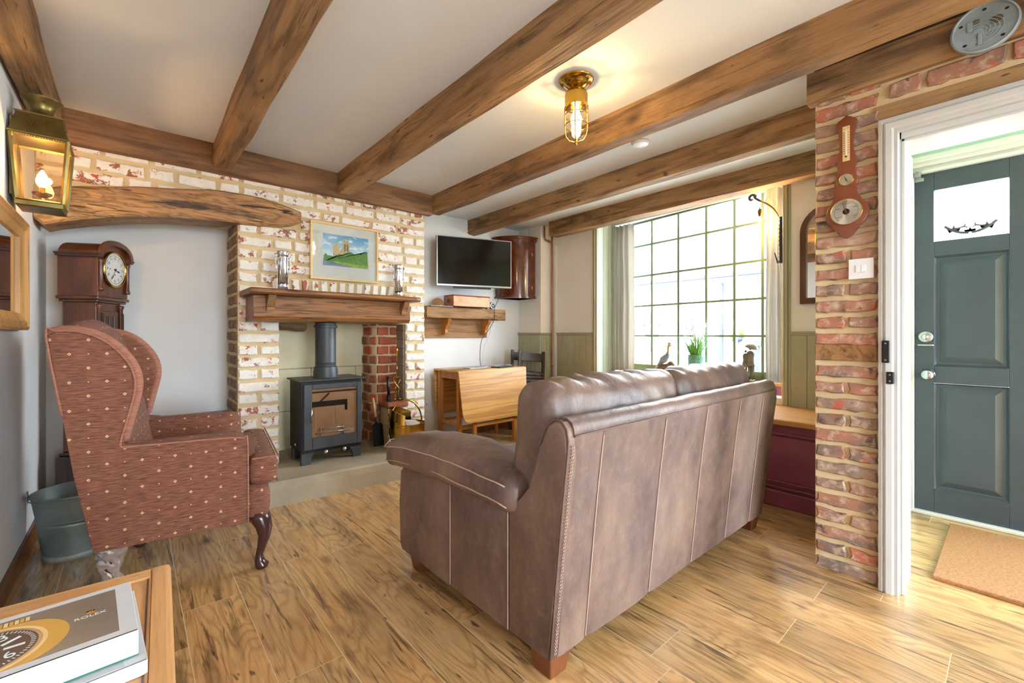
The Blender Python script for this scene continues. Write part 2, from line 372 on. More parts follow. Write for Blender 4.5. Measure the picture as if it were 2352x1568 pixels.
def spline(pts, k=6):
    out = []; P = [Vector(p) for p in pts]; P = [P[0]]+P+[P[-1]]
    for i in range(1, len(P)-2):
        for j in range(k):
            t = j/k; a, b, c, d = P[i-1:i+3]; out.append(.5*((2*b)+(-a+c)*t+(2*a-5*b+4*c-d)*t*t+(-a+3*b-3*c+d)*t**3))
    return out+[P[-2]]
def prism(bm, poly, a0, a1, axis='x', bev=0, seg=1, mi=0):
    # polygon given in the two other axes, pushed along axis
    b2 = B()
    def mk(p, a): return {'x': (a, p[0], p[1]), 'y': (p[0], a, p[1]), 'z': (p[0], p[1], a)}[axis]
    A = [b2.verts.new(mk(p, a0)) for p in poly]; Z = [b2.verts.new(mk(p, a1)) for p in poly]; n = len(poly)
    fa = b2.faces.new(A); fz = b2.faces.new(Z)
    for i in range(n): b2.faces.new((A[i], A[(i+1) % n], Z[(i+1) % n], Z[i]))
    if bev:
        es = [e for e in b2.edges if (fa in e.link_faces or fz in e.link_faces)]
        bmesh.ops.bevel(b2, geom=es, offset=bev, segments=seg, affect='EDGES', profile=.5)
    bmesh.ops.triangulate(b2, faces=[f for f in b2.faces if len(f.verts) > 4])
    merge(bm, b2, mi); return bm
def soft(sx, sy, sz, r=.04, div=10, puff=(0, 0, 0), nz=0, ns=6, seed=0, shape=None):
    b = B(); hs = Vector((sx/2, sy/2, sz/2)); r = min(r, *(q*.98 for q in hs)); seen = {}
    def V(p):
        k = (round(p.x, 4), round(p.y, 4), round(p.z, 4))
        if k not in seen: seen[k] = b.verts.new(p)
        return seen[k]
    def P(u):
        p = Vector((u[0]*hs.x, u[1]*hs.y, u[2]*hs.z)); q = Vector([max(-(h-r), min(h-r, c)) for c, h in zip(p, hs)]); d = p-q
        if d.length > 1e-9: p = q+d.normalized()*r
        return p
    dv = [max(3, int(div*s/max(sx, sy, sz))) if True else div for s in (sx, sy, sz)]
    for ax in range(3):
        a1, a2 = (ax+1) % 3, (ax+2) % 3
        for sg in (-1, 1):
            n1, n2 = dv[a1], dv[a2]
            for i in range(n1):
                for j in range(n2):
                    q = []
                    for di, dj in ((0, 0), (1, 0), (1, 1), (0, 1)):
                        u = [0, 0, 0]; u[ax] = sg
                        t1 = -1+2*(i+di)/n1; t2 = -1+2*(j+dj)/n2
                        u[a1] = math.sin(t1*PI/2*.9)/math.sin(PI/2*.9); u[a2] = math.sin(t2*PI/2*.9)/math.sin(PI/2*.9); q.append(V(P(u)))
                    if len(set(q)) == 4: b.faces.new(q)
    for v in b.verts:
        u = [v.co[i]/hs[i] for i in range(3)]; o = v.co.copy()
        for i in range(3):
            j, k = (i+1) % 3, (i+2) % 3; o[i] += puff[i]*max(0, 1-u[j]**2)*max(0, 1-u[k]**2)*(u[i] if abs(u[i]) < .98 else math.copysign(1, u[i]))
        if nz:
            n_ = noise.noise(v.co*ns+Vector((seed*7.1, seed*3.3, 0))); o += v.co.normalized()*n_*nz
        if shape: o = shape(o, u)
        v.co = o
    return b
def place(bm, loc=(0, 0, 0), rot=(0, 0, 0)):
    from mathutils import Euler
    bmesh.ops.transform(bm, matrix=Matrix.Translation(loc) @ Euler(rot).to_matrix().to_4x4(), verts=bm.verts[:]); return bm
def beam(name, x0, x1, y0, y1, z0, z1, axis, m, parent=None, seg=24, jit=.006, ch=.012, seed=1):
    # rough-sawn timber: chamfered section wandering a little along its length
    b = B(); L0, L1 = (y0, y1) if axis == 'y' else (x0, x1); A0, A1 = (x0, x1) if axis == 'y' else (y0, y1); secs = []
    for i in range(seg+1):
        l = L0+(L1-L0)*i/seg; s = []
        base = [(A0+ch, z0), (A1-ch, z0), (A1, z0+ch), (A1, z1), (A0, z1), (A0, z0+ch)]
        for k, (a, z) in enumerate(base):
            q = Vector((l*2.3, k*5.1, seed*9.7)); da = noise.noise(q)*jit*1.3; dz = noise.noise(q+Vector((0, 50, 0)))*jit
            if k in (3, 4): dz = 0
            p = (a+da, l, z+dz) if axis == 'y' else (l, a+da, z+dz); s.append(p)
        secs.append(s)
    loft(b, secs); return mesh_obj(name, b, m, parent)

# ------------------------------------------------------------ room shell
ZC = 2.32; YB = 3.90; XF = 3.68
def struct(name, label, cat, bm=None, m=None, **k):
    o = mesh_obj(name, bm, m, **k) if bm is not None else thing(name, label, cat)
    return tag(o, label, cat, kind='structure')
floor = struct('floor', 'oak laminate floor of wide knotty planks across room and hall', 'floor', box(B(), -.6, 4.0, -2.8, 4.1, -.12, -.012), 'concrete')
def plank_mesh(wd, ln):
    b = box(B(), 0, wd, 0, ln, -.011, 0); return b
prm = random.Random(3); PW = .195; x = -.438; row = 0
pmeshes = {}
while x < 3.9:
    # butt joints seen in the photograph for the rows in view
    seen = {4: [1.485], 5: [2.28], 6: [1.0], 3: [2.12], 8: [.73]}.get(row, [])
    y = -2.6 - prm.random()*1.1
    if seen: y = seen[0]-1.22*math.ceil((seen[0]+2.6)/1.22)
    x0 = max(x, -.41); x1 = min(x+PW, XF-.0)
    while y < YB:
        ya, yb = max(y, -2.6), min(y+1.22, YB)
        if yb-ya > .03 and x1-x0 > .02:
            key = (round(x1-x0, 4), round(yb-ya, 4))
            if key not in pmeshes:
                o = mesh_obj('plank', box(B(), .0013, key[0]-.0013, .0011, key[1]-.0011, -.011, 0), 'planks', floor); pmeshes[key] = o.data
            else:
                o = bpy.data.objects.new('plank', pmeshes[key]); link(o, floor)
            o.location = (x0, ya, 0)
        y += 1.22
    x += PW; row += 1
mesh_obj('joint_underlay', box(B(), -.42, XF, -2.6, YB, -.0118, -.0004), 'gap', floor)
ceil = struct('ceiling', 'white plaster ceiling between the oak beams', 'ceiling', box(B(), -.6, 2.66, -2.8, 4.1, ZC, ZC+.12), 'ceil')
box_ = B(); box(box_, 2.66, 4.0, .5, 4.1, ZC, ZC+.12)
struct('ceiling', 'white plaster ceiling strip over the window bay', 'ceiling', box_, 'ceil')
struct('ceiling', 'pale green ceiling of the entrance hall', 'ceiling', box(B(), 2.66, 4.0, -2.8, .5, ZC, ZC+.12), 'mint')
struct('wall_left', 'white plaster wall on the left with wall lantern and mirror', 'wall', box(B(), -.6, -.4, -2.8, 4.1, -.05, ZC), 'white')
wf = struct('wall_far', 'white plaster wall behind the clock alcove and television', 'wall', box(B(), -.4, XF+.1, YB, YB+.2, -.05, ZC), 'white')
tag(bx('baseboard_left', 'skirt', None, -.4, -.384, -2.6, YB, 0, .085, .004), 'brown wooden skirting along the left wall', 'skirting', kind='structure')
tag(bx('baseboard_far', 'skirt', None, 1.99, 3.50, YB-.016, YB, 0, .06, .004), 'brown wooden skirting below the television wall', 'skirting', kind='structure')
# rear wall; unseen garden doors behind the camera are added for daylight fill
b = B(); box(b, -.4, .2, -2.8, -2.6, 0, ZC); box(b, 1.8, 2.45, -2.8, -2.6, 0, ZC); box(b, .2, 1.8, -2.8, -2.6, 2.12, ZC)
struct('wall_rear', 'white plaster wall behind the camera with garden doors added for daylight fill', 'wall', b, 'white')
b = B()
for xx in (.2, .97, 1.74): box(b, xx, xx+.06, -2.72, -2.66, 0, 2.12)
for zz in (0, 2.06): box(b, .2, 1.8, -2.72, -2.66, zz, zz+.06)
struct('fill_doors_rear', 'unseen white framed garden doors behind the camera, added for daylight fill', 'window', b, 'gloss_white')

# ---- doorway wall (brick pier, timber lintel) and hall
wd = struct('wall_doorway', 'reclaimed red brick wall with pale lime mortar around the hall doorway', 'wall')
XD = 2.418
b = B(); box(b, XD, 2.70, .34, .612, 0, ZC); box(b, XD, 2.70, -.60, .34, 1.94, ZC); box(b, XD, 2.70, -2.8, -.60, 0, ZC)
mesh_obj('mortar', b, 'mortar', wd)
def brick_me(L, H, D, jit, seed, bev=.006):
    # irregular hand-made brick: front outline jittered, edges eased; front faces -Y in local space, origin at centre of the back
    r_ = random.Random(seed); per = []
    nx = max(2, int(L/.032)); 
    for i in range(nx): per.append((-L/2+L*i/nx, -H/2))
    per.append((L/2, -H/2)); per.append((L/2, 0))
    for i in range(nx): per.append((L/2-L*i/nx, H/2))
    per.append((-L/2, H/2)); per.append((-L/2, 0))
    b = B(); o = [(p[0]+r_.uniform(-jit, jit), p[1]+r_.uniform(-jit, jit)) for p in per]
    back = [b.verts.new((p[0], 0, p[1])) for p in o]; mid = [b.verts.new((p[0], -D+bev, p[1])) for p in o]
    fr = [b.verts.new((p[0]*(1-bev*2/L), -D+r_.uniform(-.001, .001), p[1]*(1-bev*2/H))) for p in o]; n = len(o)
    for A, Z in ((back, mid), (mid, fr)):
        for i in range(n): b.faces.new((A[i], A[(i+1) % n], Z[(i+1) % n], Z[i]))
    b.faces.new(fr); return b
BR = {}
def brick(parent, cx, cy, cz, L, H, m, rz=0, D=.014, jit=.0025, name='brick', tilt=0):
    kl = 'L' if L > .17 else ('M' if L > .08 else 'S'); nom = {'L': .22, 'M': .11, 'S': .05}[kl]; v = rnd.randrange(5); key = (kl, v, m, jit)
    if key not in BR:
        o = mesh_obj(name, brick_me(nom, .06, D, jit, v*13+len(kl)), m, parent); BR[key] = o.data
    else:
        o = bpy.data.objects.new(name, BR[key]); link(o, parent)
    o.location = (cx, cy, cz); o.rotation_euler = (0, tilt, rz); o.scale = (L/nom, 1, H/.06); return o
# pier: alternate stretchers and paired headers, a reused timber built in at one metre
z = .0; i = 0; CH = .0735
while z < 2.14:
    h = .049+rnd.uniform(-.003, .003); zc = z+h/2+.006
    if .925 < zc < 1.03:
        if abs(zc-.95) < .04:
            o = bx('timber_block', 'rustic', wd, XD-.014, XD+.02, .385, .612, .962, 1.036, .004)
        z += CH; i += 1; continue
    if i % 2 == 0: brick(wd, XD, .497, zc, .22, h+.002, 'bred', -PI/2, jit=.006)
    else:
        s_ = rnd.uniform(-.008, .008); brick(wd, XD, .553+s_/2, zc, .108, h, 'bred', -PI/2, jit=.006); brick(wd, XD, .432+s_/2, zc, .100, h, 'bred', -PI/2, jit=.006)
    z += CH; i += 1
y = .36
for k, L in enumerate((.10, .21, .21, .21, .21, .21, .21)): # course above the timber lintel
    if k: y -= .0
    yc = y-L/2-.012; brick(wd, XD, yc, 2.105, L, .062, 'bred', -PI/2, jit=.006); y -= L+.018
beam('lintel', XD-.006, XD+.05, -.70, .40, 1.995, 2.055, 'y', 'beam', wd, 12, .006, .004, 4)
# doorway lining and moulded architrave
tr = struct('trim_1', 'white moulded architrave around the hall doorway', 'door frame')
def archi(z_top, yi, yo, name, m='gloss_white'):
    prof = [(0, .0), (0, .022), (.012, .026), (.016, .018), (.026, .030), (.046, .030), (.052, .022), (.064, .024), (.068, 0)]  # across, depth
    sc_ = (yo-yi)/.068; b = B(); secs = []
    path = [((yo), 0, 0, -1), ((yo), z_top, 1, -1)]
    def pt(a, d, yside, z, corner):  # a measured from the outer edge inward
        a *= sc_; return (XD-.016-d, yside, z)
    L = []; 
    for (zz) in (0, z_top): L.append([(XD-.014-d, yo-a*sc_, zz-(a*sc_ if zz else 0)) for a, d in prof])
    yr = -.60; L.append([(XD-.014-d, yr+a*sc_, z_top-a*sc_) for a, d in prof]); L.append([(XD-.014-d, yr+a*sc_, 0) for a, d in prof])
    loft(b, L); return mesh_obj(name, b, m, tr)
archi(1.983, .312, .378, 'architrave')
b = B(); box(b, XD-.01, 2.66, .308, .340, 0, 1.92); box(b, XD-.01, 2.66, -.56, .34, 1.89, 1.94); box(b, XD-.01, 2.66, -.60, -.56, 0, 1.94); mesh_obj('lining', b, 'gloss_white', tr)
b = B(); box(b, XD-.01, XD+.02, .296, .308, 0, 1.89, .002); box(b, XD-.01, XD+.02, -.56, .308, 1.878, 1.89, .002); mesh_obj('door_stop', b, 'gloss_white', tr)
bx('wooden_edge', 'skirt', tr, 2.66, 2.702, .312, .338, 0, 1.92, .002)
for z0, z1, yy in ((.962, 1.055, .352), (.875, .925, .338)):
    o = bx('latch_keep', 'ironblack', tr, XD-.052, XD-.036, yy-.012, yy+.012, z0, z1, .002)
    for zz in (z0+.012, z1-.012): mesh_obj('screw', lathe(B(), [(.003, 0), (.003, -.002)], 8, (XD-.053, yy, zz), 'x'), 'steel', o)
b = B(); box(b, 2.70, 3.60, .43, .56, 0, ZC); struct('wall_hall', 'pale green plaster side wall of the entrance hall', 'wall', b, 'mint')
# facade: front wall with door, added hall window and the window bay
fa = struct('wall_front', 'cream front wall with sage green panelling below', 'wall')
b = B(); box(b, XF, XF+.14, 2.90, 4.1, -.05, ZC); box(b, XF, XF+.14, .43, 1.14, -.05, ZC); box(b, XF, XF+.14, 1.14, 2.90, 2.30, ZC); box(b, XF, XF+.14, 1.14, 2.9, -.05, .6)
mesh_obj('plaster', b, 'cream', fa)
b = B(); XH = 3.64
box(b, XH, XH+.2, .405, .5, 0, ZC); box(b, XH, XH+.2, -.60, .405, 2.055, ZC); box(b, XH, XH+.2, -.60, -.49, 0, 2.055); box(b, XH, XH+.2, -2.8, -.6, 0, .3); box(b, XH, XH+.2, -2.8, -.6, 2.1, ZC); box(b, XH, XH+.2, -2.8, -2.3, .3, 2.1)
struct('wall_hall', 'pale green front wall around the grey front door', 'wall', b, 'mint')
b = B()
for yy in (-.63, -1.45, -2.27): box(b, XH+.03, XH+.08, yy-.03, yy+.03, .3, 2.1)
for zz in (.3, 2.07): box(b, XH+.03, XH+.08, -2.3, -.6, zz, zz+.03)
struct('fill_window_hall', 'unseen white framed hall window beside the front door, added for light', 'window', b, 'gloss_white')  # unseen window, added to bring light through the hall doorway
b = B()
for zz, d in ((2.062, .03), (2.09, .05), (2.115, .075)): box(b, XH-d, XH, -2.2, .43, zz, zz+.035, .006, 2)
struct('trim_2', 'white cornice moulding above the grey front door', 'moulding', b, 'gloss_white')
b = prism(B(), [(3.50, 2.13), (3.50, 1.90), (3.47, 1.92), (3.40, 1.99), (3.36, 2.06), (3.345, 2.13)], .395, .43, 'y', .004)
tag(mesh_obj('wall_bracket', b, 'gloss_white'), 'white curved plaster bracket on the hall wall beside the front door', 'bracket')
b = B(); box(b, XH-.06, XH-.02, .37, .40, 2.03, 2.06); box(b, XH-.02, XH+.01, .36, .40, 2.01, 2.03); 
tag(mesh_obj('door_closer_arm', box(b, XH-.1, XH-.05, .38, .39, 2.05, 2.056), 'steel'), 'small metal catch at the top corner of the grey front door', 'catch')
# front door
dr = struct('door_1', 'slate grey panelled front door with small leaded glass light', 'door')
D0, D1 = -.49, .402
stiles = [(.316, D1), (-.098, .018), (D0, -.40)]; rails = [(0, .155), (.79, .893), (1.545, 1.636), (1.942, 2.05)]
for a, c in stiles: bx('stile', 'door', dr, 3.622, 3.662, a, c, .008, 2.05, .002)
for a, c in rails:
    for y0, y1 in ((.018, .316), (-.40, -.098)): bx('rail', 'door', dr, 3.622, 3.662, y0, y1, max(a, .008), c, .002)
def panel(y0, y1, z0, z1):
    b = B(); X = 3.622
    def ring(d, x): return [(x, y0+d, z0+d), (x, y1-d, z0+d), (x, y1-d, z1-d), (x, y0+d, z1-d)]
    secs = [ring(0, X), ring(.010, X+.014), ring(.014, X+.014), ring(.022, X+.016), ring(.052, X+.003), ring(.054, X+.003)]
    rs = [[b.verts.new(p) for p in s] for s in secs]
    for p, q in zip(rs, rs[1:]):
        for i in range(4): b.faces.new((p[i], p[(i+1) % 4], q[(i+1) % 4], q[i]))
    b.faces.new(rs[-1]); return mesh_obj('door_panel', b, 'door', dr)
for y0, y1 in ((.018, .316), (-.40, -.098)):
    panel(y0, y1, .155, .79); panel(y0, y1, .893, 1.545)
    gp = bx('glass_light', 'frost', dr, 3.640, 3.644, y0+.004, y1-.004, 1.64, 1.938)
    b = B(); yc = (y0+y1)/2
    # leading: swag of two arcs with pointed leaves
    for sg in (1, -1):
        arc = [(3.637, yc+sg*(.006+.098*t), 1.668+.052*t**2) for t in [k/10 for k in range(11)]]; tube(b, arc, [.0075]*11, 6)
        for (cy, cz, rr) in ((.066, 1.697, .019), (.0, 1.680, .016)):
            st = [(yc+sg*cy+rr*(1.7 if k % 2 == 0 else .55)*math.cos(PI*k/5+.3), cz+rr*(1.4 if k % 2 == 0 else .5)*math.sin(PI*k/5+.3)) for k in range(10)]
            prism(b, st, 3.635, 3.638, 'x')
        tube(b, [(3.637, yc+sg*.066, 1.692), (3.637, yc+sg*.04, 1.703), (3.637, yc+sg*.022, 1.706), (3.637, yc+sg*.018, 1.722)], [.005, .004, .006, .003], 6)
        tube(b, [(3.637, yc+sg*.022, 1.706), (3.637, yc+sg*.010, 1.698)], [.0045, .003], 6)
    mesh_obj('leading', b, 'iron', gp)
o = mesh_obj('door_lock', lathe(B(), [(.034, 0), (.034, -.010), (.028, -.014)], 24, (3.622, .352, 1.066), 'x'), 'steel', dr, True)
mesh_obj('lock_cylinder', lathe(B(), [(.017, 0), (.017, -.014), (.012, -.018)], 20, (3.61, .352, 1.066), 'x'), 'chrome', o, True)
bx('lock_plate', 'steel', o, 3.612, 3.622, .317, .387, 1.012, 1.020, .001)
mesh_obj('door_knob', lathe(B(), [(.030, 0), (.030, -.005), (.012, -.010), (.012, -.032), (.024, -.038), (.030, -.050), (.026, -.062), (.012, -.068)], 24, (3.622, .339, .84), 'x'), 'chrome', dr, True)
b = B(); box(b, 3.585, 3.64, -.49, .43, 0, .018, .003); box(b, 3.595, 3.62, .402, .43, 0, 2.055, .003); box(b, 3.595, 3.64, -.52, -.49, 0, 2.055, .003); box(b, 3.595, 3.64, -.49, .402, 2.052, 2.07)
struct('trim_3', 'white frame and threshold strip around the grey front door', 'door frame', b, 'gloss_white')
b = box(B(), 2.665, 3.485, -.38, .238, .0, .018, .004)
tag(mesh_obj('door_mat', b, 'coir'), 'brown coir doormat on the hall floor before the grey door', 'doormat')

# ---- corner box-in, panelling, bench, window bay
b = B(); box(b, 3.50, XF, 3.53, YB, 0, ZC); struct('wall_corner', 'white boxed corner beside the copper pipe', 'wall', b, 'cream')
pn = struct('trim_4', 'sage green tongue and groove panelling on the walls by the window', 'panelling')
def boards(axis, c, a0, a1, z0, z1, n, sgn):
    w_ = (a1-a0)/n
    for k in range(n):
        p0, p1 = a0+k*w_+.001, a0+(k+1)*w_-.001
        if axis == 'x': bx('board', 'sage', pn, c-.012, c, p0, p1, z0, z1, .003)   # board on plane x=c facing -x, spans y
        else: bx('board', 'sage', pn, p0, p1, c-.012, c, z0, z1, .003)
boards('x', 3.50, 3.53, YB, 0, 1.075, 5, 1); boards('y', 3.53, 3.50, XF-.02, 0, 1.075, 2, 1); boards('x', XF, 2.93, 3.44, 0, 1.075, 6, 1); boards('x', XF, .56, 1.085, .5, 1.075, 5, 1)
b = B()
for zz, d in ((1.075, .02), (1.088, .027)):
    box(b, 3.50-d, 3.50, 3.53-d, YB, zz, zz+.014, .003); box(b, 3.50, XF-.02, 3.53-d, 3.53, zz, zz+.014, .003); box(b, XF-d, XF, 2.93, 3.44, zz, zz+.014, .003); box(b, XF-d, XF, .56, 1.085, zz, zz+.014, .003)
mesh_obj('dado_rail', b, 'sage', pn)
tag(bx('trim_5', 'cream', None, XF-.018, XF, 3.44, 3.50, 0, 2.1, .004), 'pale pipe batten in the corner beside the panelling', 'batten', kind='structure')
wn = struct('window_1', 'large multi-pane cottage window with pale green glazing bars', 'window')
P0 = Vector((4.145, 2.84, 0)); P1 = Vector((3.965, 1.14, 0)); wdv = (P1-P0); WL = wdv.length; wa = math.atan2(wdv.y, wdv.x)
def wp(t): return P0+wdv*t
wt = [(2.84-v)/1.70 for v in (2.79, 2.493, 2.181, 1.889, 1.624, 1.386, 1.17)]
zr = [.755, 1.067, 1.385, 1.705, 2.03, 2.28]
nrm = Vector((math.sin(-wa), 0, 0)); perp = Vector((-wdv.y, wdv.x, 0)).normalized()
if perp.x < 0: perp = -perp
def wbar(name, t0, t1, z0, z1, depth, m='bar', parent=None):
    a, c = wp(t0), wp(t1); b = B(); pts = [a, c, c+perp*depth, a+perp*depth]
    prism(b, [(p.x, p.y) for p in pts], z0, z1, 'z'); return mesh_obj(name, b, m, parent or wn)
for t in wt: wbar('upright_bar', t-.0068, t+.0068, .70, 2.30, .035)
for k in range(len(wt)-1):
    for z_ in zr: wbar('cross_bar', wt[k]+.0068, wt[k+1]-.0068, z_-.009, z_+.009, .03)
    zz = [.70]+zr
    for z0, z1 in zip(zz, zr):
        if z0 == .70: continue
        wbar('pane', wt[k]+.007, wt[k+1]-.007, z0+.009, z1-.009, .003, 'glass')
wbar('window_sash_bottom', 0, 1, .685, .748, .05); wbar('window_head', 0, 1, 2.27, 2.31, .05)
for y0, y1 in ((2.84, 2.90), (1.08, 1.17)): bx('window_jamb', 'sage_light', wn, 3.95, 4.25, y0, y1, .6, 2.31)
# reveal linings in pale green boards, moulded edge trim
rv = struct('trim_6', 'pale green boarded window reveal with moulded edges', 'panelling')
for k in range(3): bx('reveal_board', 'sage_light', rv, XF+.02+k*.095, XF+.02+(k+1)*.095-.004, 2.875, 2.895, .66, 2.30, .003)
bx('reveal_board', 'sage_light', rv, XF+.01, 4.0, 1.115, 1.135, .66, 2.30, .003); bx('reveal_head', 'gloss_white', rv, XF, 4.15, 1.13, 2.88, 2.29, 2.31)
bx('reveal_back', 'sage_light', rv, 3.84, 3.97, 2.895, 2.93, .0, 2.30)
for y0 in (2.868, 1.085):
    for k, d in enumerate((.012, .024, .018)): bx('edge_moulding', 'sage', rv, XF-d, XF+.01, y0+k*.017, y0+k*.017+.0165, .55, 2.25, .003)
sl = struct('trim_7', 'oak window board above a maroon panel under the window', 'window sill')
bx('sill_board', 'seatoak', sl, 3.885, 4.16, 1.14, 2.875, .665, .69, .004); bx('sill_panel', 'maroon', sl, 3.905, 3.93, 1.14, 2.875, .3, .665)
bn = thing('window_bench', 'maroon panelled window bench with light oak seat, behind the sofa', 'bench', (3.35, 1.7, 0), world=True)
bx('seat_board', 'seatoak', bn, 3.035, XF-.02, .57, 2.88, .515, .55, .006); bx('seat_back_board', 'seatoak', bn, XF-.02, 3.90, 1.14, 2.87, .515, .55)
bx('carcass', 'maroon', bn, 3.08, 3.6, .575, 2.86, 0, .515)
for y0, y1 in ((.575, 1.33), (1.33, 2.10), (2.10, 2.86)):
    bx('front_panel', 'maroon', bn, 3.068, 3.08, y0+.06, y1-.06, .16, .44, .005)
    b = B()
    for z_ in (.115, .15, .45): box(b, 3.060, 3.08, y0+.003, y1-.003, z_, z_+.012, .003)
    mesh_obj('panel_moulding', b, 'maroon', bn)
bx('plinth', 'maroon', bn, 3.052, 3.08, .575, 2.86, 0, .10, .006)

# ---- fireplace wall in lime-washed brick
YW = 3.48
ch = struct('wall_chimney', 'lime-washed brick chimney breast with fireplace opening and clock alcove', 'wall')
b = B(); yb0 = YW+.012
box(b, .545, .80, yb0, YB, 0, 1.17); box(b, 1.80, 1.985, yb0, YB, 0, 1.17); box(b, .545, 1.985, yb0, YB, 1.17, ZC); box(b, -.4, .545, yb0, YB-.02, 1.86, ZC)
mesh_obj('mortar', b, 'mortar', ch)
def interv(z):
    if z < 1.17: return [(.545, .80), (1.80, 1.985)]
    if z < 1.83: return [(.545, 1.985)]
    if z < 1.95: return [(.945, 1.985)]
    return [(-.4, 1.985)]
z = .165; i = 0; CH = .0845
while z < 2.30:
    zc = z+CH/2
    for (a, c) in interv(zc):
        if zc < 1.17:
            big = (i % 2 == 0); segs = [(a+.004, c-.003)] if (big and c-a < .3) else [(a+.004, (a+c)/2-.012), ((a+c)/2+.012, c-.003)]
            for s0, s1 in segs: brick(ch, (s0+s1)/2, yb0, zc+rnd.uniform(-.003, .003), s1-s0, .063+rnd.uniform(-.006, .006), 'bwhite', jit=.004)
        else:
            p = a+.003 - (0 if i % 2 else 0); first = True
            while p < c-.03:
                L = rnd.choice((.215, .225, .235, .11, .12, .2)) if not (first and i % 2) else .11
                if c-(p+L) < .06: L = c-p-.003
                first = False
                xc = p+L/2
                skip = (1.375 < zc < 1.485 and .74 < xc < 1.75)
                if not skip: brick(ch, xc, yb0, zc+rnd.uniform(-.003, .003), L-.004, .061+rnd.uniform(-.007, .007), 'bwhite', jit=.004)
                p += L+.022
    z += CH; i += 1
for k in range(15): brick(ch, .775+k*.068, yb0, 1.437, .098, .046, 'bwhite', jit=.003, tilt=PI/2+(k-7)*.018)
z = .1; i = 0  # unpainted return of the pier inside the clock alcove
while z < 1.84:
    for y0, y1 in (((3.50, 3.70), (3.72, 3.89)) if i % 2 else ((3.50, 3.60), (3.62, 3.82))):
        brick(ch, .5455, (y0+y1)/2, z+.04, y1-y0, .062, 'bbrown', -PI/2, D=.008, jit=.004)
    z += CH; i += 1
# firebox: stone back, grey return, red brick column
fb = struct('trim_8', 'stone-backed firebox with a red brick column on the right', 'fireplace')
zz = [.15, .46, .80, 1.2]; xs = [[.80, 1.3, 1.9], [.80, 1.12, 1.5, 1.9], [.80, 1.25, 1.9]]
for k in range(3):
    for a, c in zip(xs[k], xs[k][1:]): bx('stone', 'firestone', fb, a+.001, c-.001, YB-.06+rnd.uniform(-.004, .004), YB, zz[k]+.001, zz[k+1]-.001, .006)
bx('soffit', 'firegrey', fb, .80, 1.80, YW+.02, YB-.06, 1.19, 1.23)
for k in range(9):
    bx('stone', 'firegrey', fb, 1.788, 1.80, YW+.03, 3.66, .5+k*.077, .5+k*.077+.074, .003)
b = soft(.24, .16, .10, .05, 8, nz=.03, ns=9); place(b, (.93, 3.72, 1.16)); mesh_obj('stone', b, 'logw', fb, True)
b = B(); prism(b, [(1.565, YB-.06), (1.565, 3.70), (1.60, 3.645), (1.66, 3.632), (1.786, 3.632), (1.786, YB-.06)], .15, 1.19, 'z'); mesh_obj('column_mortar', b, 'mortar', fb)
z = .155; i = 0
while z < 1.17:
    h = .066
    if i % 2 == 0:
        brick(fb, 1.70, 3.634, z+.04, .165, h, 'bfire', 0, jit=.003); brick(fb, 1.567, 3.79, z+.04, .1, h, 'bfire', -PI/2, jit=.003)
        brick(fb, 1.585, 3.668, z+.04, .062, h, 'bfire', -PI/4-.15, jit=.002)
    else:
        brick(fb, 1.655, 3.634, z+.04, .10, h, 'bfire', 0, jit=.003); brick(fb, 1.75, 3.634, z+.04, .065, h, 'bfire', 0, jit=.003); brick(fb, 1.572, 3.74, z+.04, .15, h, 'bfire', -PI/2+.0, jit=.003)
    z += .083; i += 1
# low ledge on the right of the opening
b = box(B(), 1.63, 1.80, 3.47, 3.62, .15, .455); mesh_obj('ledge_mortar', b, 'mortar', fb)
for k in range(4):
    for a, c in (((1.632, 1.71), (1.725, 1.80)) if k % 2 else ((1.632, 1.67), (1.685, 1.80))): brick(fb, (a+c)/2, 3.47, .195+k*.074, c-a, .056, 'bwhite' if k != 2 else 'bfire', 0, jit=.004)
bx('ledge_brick', 'bfire', fb, 1.61, 1.81, 3.44, 3.62, .455, .505, .02, 3)
hs = struct('trim_9', 'worn pale stone hearth slab under the black stove', 'hearth', None)
b = B(); n = 26
secs = []
for k in range(n+1):
    x_ = .60+1.42*k/n; j = noise.noise(Vector((x_*4, 1, 0)))*.008; j2 = noise.noise(Vector((x_*5, 9, 0)))*.005; yf = 3.03-(.05*(k/n))
    secs.append([(x_, YB, 0), (x_, YB, .152), (x_, yf+.022, .152+j2*.4), (x_, yf+.004+j, .140+j2), (x_, yf+j*.5, .10), (x_, yf+j, 0)])
loft(b, secs); mesh_obj('slab', b, 'stone', hs)

# ---- oak beams
def bm_(x0, x1, y0, y1, lab, seed, seg=40, **k): return tag(beam('ceiling_beam', x0, x1, y0, y1, 2.165, ZC, 'y', 'beam', None, seg, seed=seed, **k), lab, 'beam', 'rough oak ceiling joists', 'structure')
bm_(-.395, -.285, -2.6, 3.405, 'rough oak ceiling beam along the top of the left wall', 1, jit=.012, ch=.02)
bm_(.39, .502, -2.6, 3.405, 'worm-eaten oak ceiling beam second from the left wall', 2, jit=.010)
bm_(1.19, 1.315, -2.6, 3.405, 'oak ceiling beam just left of the brass ceiling lamp', 3)
bm_(2.02, 2.13, -2.6, 3.45, 'oak ceiling beam just right of the brass ceiling lamp', 4)
bm_(2.75, 2.855, .56, YB, 'oak ceiling beam ending above the corner cabinet', 5)
bm_(3.455, 3.595, .56, 3.36, 'oak ceiling beam directly in front of the window', 6)
tag(beam('wall_beam', -.4, 2.02, 3.405, 3.49, 2.145, ZC, 'x', 'beamx', None, 40, .006, .012, 8), 'long dark oak wall beam along the top of the brick chimney', 'beam', kind='structure')
